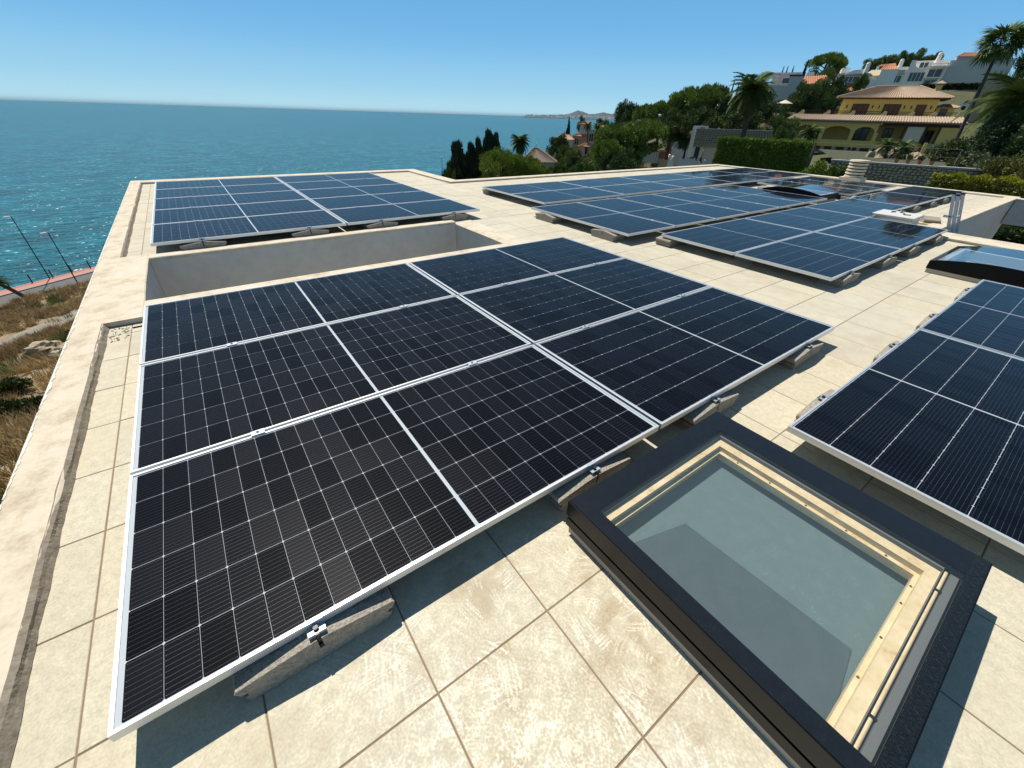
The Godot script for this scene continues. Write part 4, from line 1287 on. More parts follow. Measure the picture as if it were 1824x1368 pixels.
func build_coast() -> void:
	solo("road", along_road(-12.6, -2.0, -22.02, -70, 180, 0.3), M.asphalt, "", "", Vector3.ZERO, "", "structure")
	solo("kerb", along_road(-2.0, -1.8, -21.88, -70, 180, 0.4), M.kerb_stone, "", "", Vector3.ZERO, "", "structure")
	solo("promenade_pavement", along_road(-1.8, 0.5, -21.885, -70, 180, 0.4), M.pink_paving, "", "", Vector3.ZERO, "", "structure")
	# railing
	var rail := thing("railing", "dark post and wire railing along the pink seafront promenade", "railing", road_point(0, 0.3, -21.885))
	var o := -rail.position
	for k in 26:
		var b := MB.new()
		var p := road_point(-22 + k * 2.6, 0.3, -21.885)
		b.box(Vector3(-0.07, 0, -0.07), Vector3(0.07, 1.25, 0.07))
		part("post", b.mesh(), M.dark_post, rail, p + o)
	for h in [0.45, 0.8, 1.12]:
		var b := MB.new()
		b.tube(road_point(-22, 0.3, -21.885 + h) + o, road_point(43, 0.3, -21.885 + h) + o, 0.025, 0.025, 6)
		part("rail", b.mesh(), M.dark_post, rail)
	street_lamp("tall seafront lamp on the promenade's sea side, leftmost", bearing(-13.78, 95.0, -21.885), 9.1)
	street_lamp("seafront lamp standing on the near side of the road", bearing(-12.17, 80.7, -21.9), 9.0)
	street_lamp("distant lamp post beside the leftmost cypress against the sea", bearing(27.0, 150.0, -21.9), 11.5)
	street_lamp("small distant lamp above the tiled roof among the trees", bearing(38.6, 170.0, -14.9), 8.0)
	palm("leaning_palm", "small leaning palm at the left edge below the promenade", "feather", bearing(-15.9, 84.0, -21.2), bearing(-17.0, 84.0, -18.6), 1.6, 22, 0.24)
	# dirt track and bare patches on the slope
	for q in [[[[-30, 52, 5.0], [-20, 55, 6.0], [-14, 60, 6.5], [-9, 66, 5.0], [0, 70, 4.0]], "dirt_track"], [[[-32, 38, 2.6], [-22, 40, 3.4], [-15, 43, 3.0], [-9, 50, 1.6]], "dirt_track"]]:
		var b := MB.new()
		for i in q[0].size() - 1:
			for s in 8:
				var pts := []
				for e in [s / 8.0, (s + 1) / 8.0]:
					var az := lerpf(q[0][i][0], q[0][i + 1][0], e); var d := lerpf(q[0][i][1], q[0][i + 1][1], e); var w := lerpf(q[0][i][2], q[0][i + 1][2], e)
					for sd in [-0.5, -0.17, 0.17, 0.5]:
						var p := bearing(az, d + sd * w * (1.0 + 0.3 * bumps.get_noise_2d(az * 9, sd * 50)))
						p.y = ground_y(p.x, p.z) + 0.10
						pts.append(p)
				for k in 3: b.quad(pts[k], pts[k + 4], pts[k + 5], pts[k + 1])
		solo("dirt_track_path", b.mesh(), M[q[1]], "", "", Vector3.ZERO, "", "structure")
	# dry grass on the slope
	var mm := MultiMesh.new()
	mm.transform_format = MultiMesh.TRANSFORM_3D
	mm.use_colors = true
	var l := Leaves.new(); l.r.seed = 55
	for k in 34:
		var a := l.r.randf() * TAU; var lean := l.r.randf_range(0.1, 0.8); var h := l.r.randf_range(0.5, 1.0)
		var p := Vector3(l.r.randf_range(-0.35, 0.35), 0, l.r.randf_range(-0.35, 0.35))
		var side := Vector3(-sin(a), 0, cos(a)) * 0.035
		var tip := p + Vector3(cos(a) * lean * h, h, sin(a) * lean * h)
		l.v.append(p - side); l.v.append(p + side); l.v.append(tip)
		for j in 3: l.c.append(Color.WHITE)
	mm.mesh = l.mesh()
	var spots := []
	while spots.size() < 9000:
		var az := rng.randf_range(-34, -2); var d := rng.randf_range(11, 80)
		if rng.randf() > 0.35 + d / 110.0: continue
		var p := bearing(az, d)
		var track := absf(d - (56 + (az + 20) * 0.6)) < 3.4 or absf(d - (41 + (az + 20) * 0.5)) < 1.7
		if track and rng.randf() < 0.93: continue
		if bumps.get_noise_2d(p.x * 2.5, p.z * 2.5) < -0.22 and rng.randf() < 0.8: continue
		if (Vector2(p.x, -p.z) - ROAD_A).dot(ROAD_N) > -13.2: continue
		p.y = ground_y(p.x, p.z) - 0.03
		spots.append(p)
	mm.instance_count = spots.size()
	for i in spots.size():
		var p: Vector3 = spots[i]
		var s := rng.randf_range(0.35, 0.95)
		mm.set_instance_transform(i, Transform3D(Basis(Vector3.UP, rng.randf() * TAU).scaled(Vector3(s, s * rng.randf_range(0.6, 1.1), s)), p))
		var k := bumps.get_noise_2d(p.x * 1.5 + 80, p.z * 1.5)
		var c := Color(0.46, 0.33, 0.15).lerp(Color(0.30, 0.21, 0.105), clampf(0.5 + k * 1.4, 0, 1))
		if bumps.get_noise_2d(p.x * 2.0 + 300, p.z * 2.0) > 0.3: c = Color(0.17, 0.175, 0.06)
		mm.set_instance_color(i, c * rng.randf_range(0.7, 1.25))
	var gi := MultiMeshInstance3D.new()
	gi.name = "dry_grass"; gi.multimesh = mm; gi.material_override = M.dry_blade
	add_child(gi)
	tag(gi, "dry brown grass on the slope below the left parapet", "grass", "", "stuff")
	# undergrowth that covers the wooded slopes
	var um := MultiMesh.new()
	um.transform_format = MultiMesh.TRANSFORM_3D
	um.use_colors = true
	l = Leaves.new(); l.r.seed = 57
	for k in 9: l.clump(l.dirn() * Vector3(0.6, 0.25, 0.6) + Vector3(0, 0.35, 0), Vector3(0.42, 0.32, 0.42), 60, 0.09, Color.WHITE, 0.3, 0.5)
	um.mesh = l.mesh()
	spots = []
	while spots.size() < 3600:
		var az := rng.randf_range(14, 70); var d := 24.0 + 230.0 * pow(rng.randf(), 1.5)
		if az > 64 and d < 115: continue
		if d < 40 and az > 40: continue
		if az > 52 and d < 100: continue
		var p := bearing(az, d)
		if (Vector2(p.x, -p.z) - ROAD_A).dot(ROAD_N) > -13.5: continue
		if Vector2(p.x - 8, p.z + 3).length() < 22: continue
		p.y = ground_y(p.x, p.z) - 0.1
		spots.append(p)
	um.instance_count = spots.size()
	for i in spots.size():
		var s := rng.randf_range(0.8, 2.2)
		um.set_instance_transform(i, Transform3D(Basis(Vector3.UP, rng.randf() * TAU).scaled(Vector3(s, s * rng.randf_range(0.7, 1.1), s)), spots[i]))
		var dry := rng.randf()
		um.set_instance_color(i, Color(0.075, 0.105, 0.03).lerp(Color(0.17, 0.14, 0.06), dry * dry) * rng.randf_range(0.7, 1.3))
	var ui := MultiMeshInstance3D.new()
	ui.name = "undergrowth"; ui.multimesh = um; ui.material_override = M.leaf
	add_child(ui)
	tag(ui, "green undergrowth between the trees and houses on the slope", "undergrowth", "", "stuff")
	for q in [[-13.4, 46.0, 1.5, 1.7, "dark round shrub against the pale bank left of the parapet"], [-21.0, 30.0, 1.4, 1.0, "low green shrub at the left edge on the dry slope"], [-18.5, 26.5, 1.2, 0.8, "green weed patch close to the parapet on the slope"], [-11.5, 58.0, 1.4, 1.2, "brownish shrub by the roadside bank"], [-23.0, 18.0, 1.0, 0.7, "small green tuft at the very bottom of the slope"], [-20.5, 33.5, 1.2, 0.9, "olive shrub below the dirt track"]]:
		var p := bearing(q[0], q[1]); p.y = ground_y(p.x, p.z) - 0.1
		shrub(q[4], p, Vector3(q[2], q[3], q[2]), Color(0.045, 0.062, 0.016), 3200, 0.11)
	for q in [[-15.2, 45.0, 1.15, "grey rock beside the dark round shrub on the slope"], [-18.6, 30.0, 0.9, "half-buried rock among the dry grass at the left"], [-17.0, 47.5, 1.1, "pale rock at the foot of the bank"]]:
		var p := bearing(q[0], q[1]); p.y = ground_y(p.x, p.z) + 0.1
		boulder(q[3], p, Vector3(q[2], q[2] * 0.55, q[2] * 0.8), int(q[1]))

func street_lamp(label: String, foot: Vector3, h: float) -> void:
	var t := thing("street_lamp", label, "street lamp", foot, 0.6, "seafront lamps")
	var b := MB.new()
	b.tube(Vector3.ZERO, Vector3(0, h, 0), 0.085, 0.055, 8)
	b.tube(Vector3(0, h, 0), Vector3(-0.45, h + 0.1, 0.25), 0.045, 0.04, 6)
	part("pole", b.mesh(), M.dark_post, t)
	b = MB.new()
	b.cbox(Vector3(-0.42, 0, -0.15), Vector3(0.26, 0.15, 0.15), 0.05)
	part("lamp_head", b.mesh(), M.lamp_head, t, Vector3(-0.48, h + 0.07, 0.27))

# ------------------------------------------------------------------ buildings and gardens on the hillside
func tiled_slope(b: MB, a: Vector3, d: Vector3, e: Vector3, f: Vector3, pitch: float) -> void:
	# barrel tiles: half-round courses running from the eave (a to d) up to the ridge (f to e)
	var n := maxi(2, int(a.distance_to(d) / pitch))
	var up := (d - a).cross(f - a).normalized()
	if up.y < 0: up = -up
	b.quad(a, d, e, f)
	for i in n:
		var s0 := (i + 0.08) / n; var s1 := (i + 0.5) / n; var s2 := (i + 0.92) / n
		var h := up * pitch * 0.34
		var lo := [a.lerp(d, s0) + up * 0.01, a.lerp(d, s1) + h, a.lerp(d, s2) + up * 0.01]
		var hi := [f.lerp(e, s0) + up * 0.01, f.lerp(e, s1) + h, f.lerp(e, s2) + up * 0.01]
		for k in 2: b.quad(lo[k], lo[k + 1], hi[k + 1], hi[k])
		b.tri(lo[0], lo[2], lo[1])

func bx(x0: float, x1: float, y0: float, y1: float, z0: float, z1: float) -> ArrayMesh:
	var b := MB.new()
	b.box(Vector3(x0, y0, z0), Vector3(x1, y1, z1))
	return b.mesh()

func hip_roof(x0: float, x1: float, z0: float, z1: float, y0: float, y1: float, r0: float, r1: float, pitch: float) -> ArrayMesh:
	# z1 is the side that faces the camera; the ridge runs from r0 to r1
	var b := MB.new()
	var zm := (z0 + z1) / 2
	var p := [Vector3(x0, y0, z1), Vector3(x1, y0, z1), Vector3(x1, y0, z0), Vector3(x0, y0, z0)]
	var q := [Vector3(r0, y1, zm), Vector3(r1, y1, zm)]
	tiled_slope(b, p[0], p[1], q[1], q[0], pitch); tiled_slope(b, p[2], p[3], q[0], q[1], pitch)
	tiled_slope(b, p[1], p[2], q[1], q[1], pitch); tiled_slope(b, p[3], p[0], q[0], q[0], pitch)
	b.quad(p[3], p[2], p[1], p[0])
	for k in [[p[0], q[0]], [p[1], q[1]], [q[0], q[1]]]: b.tube(k[0] + Vector3(0, 0.08, 0), k[1] + Vector3(0, 0.08, 0), 0.13, 0.13, 6)
	return b.mesh()

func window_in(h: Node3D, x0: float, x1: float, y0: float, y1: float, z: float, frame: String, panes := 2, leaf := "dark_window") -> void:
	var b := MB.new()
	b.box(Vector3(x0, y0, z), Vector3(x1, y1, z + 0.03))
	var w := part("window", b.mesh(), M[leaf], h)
	b = MB.new()
	for k in panes + 1:
		var x := lerpf(x0, x1, float(k) / panes)
		b.box(Vector3(x - 0.05, y0 - 0.05, z + 0.031), Vector3(x + 0.05, y1 + 0.05, z + 0.09))
	b.box(Vector3(x0, y1 - 0.05, z + 0.031), Vector3(x1, y1 + 0.06, z + 0.085)); b.box(Vector3(x0, y0 - 0.06, z + 0.031), Vector3(x1, y0 + 0.05, z + 0.085))
	part("window_frame", b.mesh(), M[frame], w)

func yellow_villa() -> void:
	var v := facing("villa", "yellow two-storey villa with arcades and tan tiled hip roofs", "house", 72.0, 100.0, -2.3)
	var o := 2.3
	# lower storey: base with openings, parapet, loggia
	part("base_wall", bx(-10.2, 12.2, -0.4, 0.62, -9.0, -2.2), M.field_stone, v)
	for k in 9:
		part("base_pier", bx(-8.6 + k * 1.75, -8.05 + k * 1.75, -0.4, 0.64, -0.6, -0.02), M.kerb_stone, v)
	part("parapet", bx(-10.2, 8.3, 0.65, o - 0.62, -0.30, 0.0), M.villa_yellow, v)
	part("loggia_floor", bx(-10.2, 12.2, o - 1.2, o - 0.9, -4.0, -0.31), M.villa_trim, v)
	part("back_wall", bx(-10.2, 12.2, o - 0.9, o + 2.3, -4.3, -4.0), M.villa_yellow, v)
	part("end_wall", bx(-10.2, -9.9, o - 0.9, o + 2.3, -4.0, -0.31), M.villa_yellow, v)
	# arcade with real arches
	var cols := [-10.2, -5.75, -1.35, 1.95]
	for k in 3:
		var x0: float = cols[k] + 0.28; var x1: float = cols[k + 1] - 0.28
		var poly := PackedVector2Array()
		poly.append(Vector2(cols[k + 1], o + 1.75)); poly.append(Vector2(cols[k], o + 1.75)); poly.append(Vector2(cols[k], o + 0.55)); poly.append(Vector2(x0, o + 0.55))
		for i in 13:
			var a := PI - PI * i / 12.0
			poly.append(Vector2((x0 + x1) / 2 + cos(a) * (x1 - x0) / 2, o + 0.56 + sin(a) * 0.82))
		poly.append(Vector2(x1, o + 0.55)); poly.append(Vector2(cols[k + 1], o + 0.55))
		var b := MB.new(); b.prism(poly, -0.30, 0.0)
		part("arch", b.mesh(), M.villa_yellow, v)
	for k in 4:
		part("column", bx(cols[k] - (0.0 if k == 0 else 0.27), cols[k] + 0.27, o - 0.615, o + 0.548, -0.32, 0.02), M.villa_yellow, v)
		part("capital", bx(cols[k] - (0.0 if k == 0 else 0.34), cols[k] + 0.34, o + 0.42, o + 0.54, -0.34, 0.05), M.villa_trim, v)
	part("cornice", bx(-10.3, 2.3, o + 1.752, o + 2.02, -0.4, 0.12), M.villa_trim, v)
	part("beam", bx(2.3, 12.2, o + 1.6, o + 1.95, -0.4, 0.05), M.brown_timber, v)
	for x in [5.4, 8.1, 9.7]:
		part("post", bx(x - 0.14, x + 0.14, o - 0.9, o + 1.6, -0.3, 0.0), M.brown_timber, v)
	part("roller_awning", bx(5.75, 7.85, o - 0.45, o + 1.58, -0.12, -0.06), M.awning_cream, v)
	part("pier", bx(9.84, 12.2, o - 0.9, o + 1.598, -0.35, 0.0), M.villa_yellow, v)
	window_in(v, -8.8, -6.4, o - 0.85, o + 1.2, -3.99, "brown_timber", 3)
	window_in(v, -1.0, 0.9, o - 0.85, o + 1.2, -3.99, "brown_timber", 2)
	window_in(v, 3.0, 4.2, o - 0.1, o + 1.2, -3.99, "brown_timber", 2)
	window_in(v, 8.3, 9.5, o - 0.85, o + 1.1, -3.99, "brown_timber", 2)
	# garden stair and ground wing
	part("stair_wall", bx(8.6, 9.0, 0.0, o - 0.5, 0.0, 1.6), M.villa_yellow, v)
	for k in 6: part("step", bx(9.0, 10.8, 0.0, 0.28 * (6 - k), 0.05 + k * 0.32, 0.36 + k * 0.32), M.villa_trim, v)
	part("garden_wall", bx(10.9, 14.5, -0.4, o - 1.0, 0.4, 0.8), M.villa_yellow, v)
	# lower roof and terrace rail
	var b2 := MB.new()
	tiled_slope(b2, Vector3(-11.7, o + 2.22, 0.6), Vector3(12.5, o + 2.22, 0.6), Vector3(12.0, o + 3.0, -2.6), Vector3(-10.9, o + 3.0, -2.6), 0.36)
	tiled_slope(b2, Vector3(-11.7, o + 2.22, -6.0), Vector3(-11.7, o + 2.22, 0.6), Vector3(-10.9, o + 3.0, -2.6), Vector3(-10.9, o + 3.0, -6.0), 0.36)
	b2.quad(Vector3(-11.7, o + 2.1, 0.6), Vector3(-11.7, o + 2.1, -4.2), Vector3(12.5, o + 2.1, -4.2), Vector3(12.5, o + 2.1, 0.6))
	b2.box(Vector3(-11.7, o + 2.08, 0.52), Vector3(12.5, o + 2.2, 0.6))
	part("lower_roof", b2.mesh(), M.roof_tan, v)
	part("gutter", bx(-11.7, 12.5, o + 1.98, o + 2.075, 0.35, 0.55), M.brown_timber, v)
	part("terrace", bx(-10.9, 12.0, o + 2.7, o + 2.98, -6.0, -2.62), M.villa_trim, v)
	for x in [-10.2, -6.2, -2.6, 1.8, 5.4, 8.2, 11.2]:
		var poly := PackedVector2Array([Vector2(-0.55, 0), Vector2(0.45, 0), Vector2(0.45, 0.55), Vector2(0.25, 0.72), Vector2(0.0, 0.68), Vector2(-0.15, 0.4), Vector2(-0.5, 0.2)])
		var b := MB.new(); b.prism(poly, -0.2, 0.2)
		part("terrace_pier", b.mesh(), M.villa_trim, v, Vector3(x, o + 2.98, -2.85))
	for h in [0.30, 0.55]:
		part("terrace_rail", bx(-10.2, 11.6, o + 2.98 + h, o + 3.06 + h, -2.95, -2.88), M.brown_timber, v)
	# upper storey
	part("upper_wall", bx(-4.75, 8.4, o + 2.98, o + 5.55, -13.0, -6.0), M.villa_yellow, v)
	window_in(v, -2.95, -0.65, o + 3.1, o + 4.65, -5.99, "brown_timber", 3, "brown_shutter")
	window_in(v, 1.5, 3.75, o + 3.1, o + 4.65, -5.99, "brown_timber", 3, "brown_shutter")
	part("door", bx(5.8, 7.15, o + 2.99, o + 4.7, -5.99, -5.92), M.brown_shutter, v)
	for x in [-3.8, -0.05, 0.85, 4.3, 5.2, 7.75]: part("wall_lamp", bx(x - 0.08, x + 0.08, o + 4.1, o + 4.55, -5.99, -5.84), M.brown_timber, v)
	part("eave_board", bx(-5.5, 9.6, o + 5.42, o + 5.56, -13.8, -5.2), M.brown_timber, v)
	var rf := part("upper_roof", hip_roof(-5.8, 9.9, -14.2, -4.9, o + 5.58, o + 7.35, -0.5, 5.2, 0.36), M.roof_tan, v)
	part("chimney", bx(7.2, 8.0, o + 5.6, o + 7.35, -8.4, -7.6), M.villa_yellow, rf)
	var cp := MB.new()
	cp.box(Vector3(7.05, o + 7.352, -8.55), Vector3(8.15, o + 7.5, -7.45))
	for s in 4:
		var a := [Vector3(6.9, 0, -7.3), Vector3(8.3, 0, -7.3), Vector3(8.3, 0, -8.7), Vector3(6.9, 0, -8.7)]
		cp.tri(a[s] + Vector3(0, o + 7.6, 0), a[(s + 1) % 4] + Vector3(0, o + 7.6, 0), Vector3(7.6, o + 8.05, -8.0))
	part("chimney_cap", cp.mesh(), M.roof_tan, rf)
	part("side_wing", bx(8.6, 10.9, o + 2.98, o + 4.3, -12.0, -7.0), M.villa_yellow, v)
	part("side_roof", hip_roof(8.2, 11.4, -12.4, -6.5, o + 4.32, o + 4.75, 9.4, 10.2, 0.36), M.roof_tan, v)
	window_in(v, 9.2, 10.0, o + 3.0, o + 4.1, -6.99, "brown_timber", 1)

func grey_apartments() -> void:
	var v := facing("apartment_block", "grey and white terraced apartment block with curved balconies on the hilltop", "building", 75.0, 200.0, 10.5)
	var o := -10.5
	part("side_wall", bx(3.3, 17.2, 0, 18.5 + o, -14, -1.0), M.house_grey, v)
	part("side_gable", bx(4.4, 16.0, 18.502 + o, 19.5 + o, -13, -1.3), M.house_grey, v)
	var r := MB.new()
	tiled_slope(r, Vector3(4.0, 19.3 + o, -0.9), Vector3(16.4, 19.0 + o, -0.9), Vector3(15.6, 20.3 + o, -5), Vector3(5.4, 20.5 + o, -5), 0.5)
	part("roof", r.mesh(), M.roof_orange, v)
	part("vent", bx(11.2, 11.8, 17.7 + o, 18.1 + o, -0.995, -0.7), M.brown_timber, v)
	# white balcony front
	part("front_wall", bx(-6.0, 3.28, 0, 17.0 + o, -14, -2.0), M.house_white, v)
	part("top_wall", bx(-5.8, 3.0, 17.002 + o, 18.9 + o, -13, -4.0), M.house_white, v)
	window_in(v, -3.5, -1.4, 17.1 + o, 18.5 + o, -3.99, "house_white", 2)
	var poly := PackedVector2Array([Vector2(-5.8, 16.4), Vector2(-0.6, 16.4), Vector2(-0.6, 18.4), Vector2(-0.9, 18.4)])
	for i in 11:
		var a := PI * i / 10.0
		poly.append(Vector2(-2.8 + cos(a) * 1.75, 18.2 - sin(a) * 1.35))
	poly.append(Vector2(-4.7, 18.9)); poly.append(Vector2(-5.8, 18.9))
	for i in poly.size(): poly[i].y += o
	var b := MB.new(); b.prism(poly, -1.9, -1.5)
	part("curved_balcony", b.mesh(), M.house_white, v)
	window_in(v, -4.9, -1.2, 13.6 + o, 15.9 + o, -1.99, "house_white", 4)
	part("balcony_slab", bx(-0.6, 3.6, 16.9 + o, 17.2 + o, -2.0, 0.4), M.house_white, v)
	part("balcony_slab", bx(-0.9, 3.3, 14.2 + o, 14.5 + o, -2.0, 0.4), M.house_white, v)
	part("balcony_post", bx(3.0, 3.25, 14.5 + o, 17.7 + o, 0.0, 0.3), M.house_white, v)
	part("balcony_rail", bx(-0.6, 3.2, 17.6 + o, 17.75 + o, 0.2, 0.3), M.house_white, v)
	window_in(v, -0.6, 2.6, 14.6 + o, 16.6 + o, -1.99, "house_white", 2)
	window_in(v, -0.6, 2.6, 11.6 + o, 13.9 + o, -1.99, "house_white", 2)
	poly = PackedVector2Array([Vector2(0.6, 12.6 + o), Vector2(2.9, 12.6 + o), Vector2(3.3, 14.9 + o), Vector2(2.9, 14.9 + o), Vector2(2.3, 13.5 + o)])
	b = MB.new(); b.prism(poly, 0.0, 0.4)
	part("curved_parapet", b.mesh(), M.house_white, v)
	for x in [0.3, -8.3]:
		b = MB.new()
		var y := 18.2 + o if x > 0 else 16.9 + o
		b.lathe(PackedVector2Array([Vector2(0.62, y), Vector2(0.5, y + 1.9), Vector2(0.55, y + 2.0), Vector2(0.42, y + 2.5), Vector2(0.0, y + 2.6)]), 12)
		part("chimney", b.mesh(), M.house_white, v, Vector3(x, 0, -3.5))
	part("left_wing", bx(-12.5, -6.02, 0, 17.4 + o, -14, -2.4), M.house_white, v)
	window_in(v, -9.6, -6.6, 13.4 + o, 15.2 + o, -2.39, "house_white", 3)
	part("left_balcony", bx(-12.0, -6.4, 15.6 + o, 16.6 + o, -2.4, -1.4), M.house_grey, v)
	b = MB.new()
	tiled_slope(b, Vector3(-14.5, 17.5 + o, -2.2), Vector3(-9.2, 17.9 + o, -2.2), Vector3(-9.8, 18.6 + o, -6), Vector3(-13.5, 18.4 + o, -6), 0.5)
	part("left_roof", b.mesh(), M.roof_orange, v)
	solo("retaining_wall", bx(-4, 20, -3.0, 1.0, -0.6, 0), M.field_stone, "long grey retaining wall under the hilltop apartments", "wall", bearing(78.5, 186.0, 10.0)).rotation.y = -deg_to_rad(78)

func white_houses() -> void:
	var v := facing("white_house", "pinkish white cubic house with one dark window above the palm", "house", 66.0, 150.0, 4.0)
	var o := -4.0
	part("wall", bx(-8.6, -6.7, 0, 12.3 + o, -9, -1.2), M.house_white, v)
	part("front", bx(-6.7, -2.2, 0, 12.4 + o, -9, -0.6), M.house_pink, v)
	part("roof_edge", bx(-8.75, -2.1, 12.402 + o, 12.65 + o, -9.1, -0.5), M.house_white, v)
	window_in(v, -6.0, -4.2, 10.3 + o, 11.5 + o, -0.59, "house_white", 1)
	for k in 3: part("pilaster", bx(-8.4 + k * 0.55, -8.15 + k * 0.55, 9.4 + o, 12.0 + o, -1.19, -1.0), M.house_white, v)
	var g := facing("grey_house", "plain grey-green rendered house wall below the pinkish house", "house", 66.0, 143.0, 3.0)
	o = -3.0
	part("wall", bx(-7.6, -4.2, 0, 9.2 + o, -5, 0), M.house_grey, g)
	part("tower", bx(-4.2, -1.3, 0, 11.3 + o, -5, -0.02), M.house_grey, g)
	part("coping", bx(-7.7, -4.25, 9.202 + o, 9.5 + o, -5.1, 0.08), M.house_pink, g)
	part("tower_coping", bx(-4.4, -1.2, 11.302 + o, 11.6 + o, -5.1, 0.08), M.brown_timber, g)
	var p := facing("orange_roofed_house", "house with an orange barrel-tiled roof beside the ivy", "house", 66.0, 156.0, 5.0)
	o = -5.0
	part("wall", bx(-2.2, 4.2, 0, 10.6 + o, -8, -0.5), M.house_white, p)
	var b := MB.new()
	tiled_slope(b, Vector3(-1.6, 10.4 + o, 0), Vector3(4.6, 10.7 + o, 0), Vector3(3.8, 12.6 + o, -4), Vector3(-2.4, 12.3 + o, -4), 0.5)
	part("roof", b.mesh(), M.roof_orange, p)
	b = MB.new()
	b.prism(PackedVector2Array([Vector2(-1.9, 11.9 + o), Vector2(0.9, 11.9 + o), Vector2(0.8, 13.3 + o), Vector2(0.0, 13.4 + o)]), -7.0, -4.2)
	part("gable", b.mesh(), M.house_white, p)
	var q := facing("terraced_white_house", "white house with round chimney and cream awning below the big pine", "house", 66.0, 165.0, 6.0)
	o = -6.0
	part("wall", bx(6.6, 13.6, 0, 13.4 + o, -9, -0.5), M.house_grey, q)
	part("upper_wall", bx(7.0, 9.0, 13.402 + o, 14.6 + o, -8, -1.0), M.house_white, q)
	b = MB.new()
	b.prism(PackedVector2Array([Vector2(8.0, 13.0 + o), Vector2(13.0, 13.3 + o), Vector2(13.0, 14.3 + o), Vector2(9.6, 13.9 + o), Vector2(8.6, 13.4 + o)]), -0.498, 0.6)
	part("curved_parapet", b.mesh(), M.house_white, q)
	b = MB.new()
	b.lathe(PackedVector2Array([Vector2(0.55, 13.0 + o), Vector2(0.45, 15.0 + o), Vector2(0.5, 15.1 + o), Vector2(0.4, 15.5 + o), Vector2(0, 15.6 + o)]), 12)
	part("chimney", b.mesh(), M.house_white, q, Vector3(12.4, 0, 0.8))
	b = MB.new()
	b.quad(Vector3(13.2, 12.6 + o, 1.6), Vector3(15.6, 12.7 + o, 1.6), Vector3(15.8, 14.0 + o, -0.3), Vector3(13.6, 14.0 + o, -0.3))
	b.quad(Vector3(13.6, 13.95 + o, -0.3), Vector3(15.8, 13.95 + o, -0.3), Vector3(15.6, 12.65 + o, 1.6), Vector3(13.2, 12.55 + o, 1.6))
	part("awning", b.mesh(), M.awning_canvas, q)
	window_in(q, 8.4, 11.2, 11.4 + o, 12.7 + o, -0.49, "house_white", 3)
	part("right_wall", bx(13.62, 19.5, 0, 13.9 + o, -9, -0.9), M.house_white, q)
	part("white_stair", bx(13.9, 15.2, 0, 11.8 + o, -0.6, 1.2), M.house_white, q)
	b = MB.new()
	tiled_slope(b, Vector3(9.2, 9.4 + o, 2.4), Vector3(13.4, 9.4 + o, 2.4), Vector3(13.2, 11.2 + o, -0.45), Vector3(9.4, 11.2 + o, -0.45), 0.5)
	part("porch_roof", b.mesh(), M.roof_orange, q)
	b = MB.new()
	tiled_slope(b, Vector3(15.4, 14.0 + o, -1.0), Vector3(19.6, 14.1 + o, -1.0), Vector3(19.0, 15.2 + o, -5), Vector3(16.4, 15.2 + o, -5), 0.5)
	part("right_roof", b.mesh(), M.roof_orange, q)
	# parasol on the terrace
	var u := facing("parasol", "cream garden parasol beneath the grey house", "parasol", 64.6, 125.0, 3.2)
	b = MB.new(); b.lathe(PackedVector2Array([Vector2(1.6, 2.0), Vector2(0.0, 2.7)]), 8)
	part("canopy", b.mesh(), M.awning_cream, u)
	b = MB.new(); b.tube(Vector3.ZERO, Vector3(0, 2.6, 0), 0.04, 0.04, 6)
	part("pole", b.mesh(), M.dark_post, u)

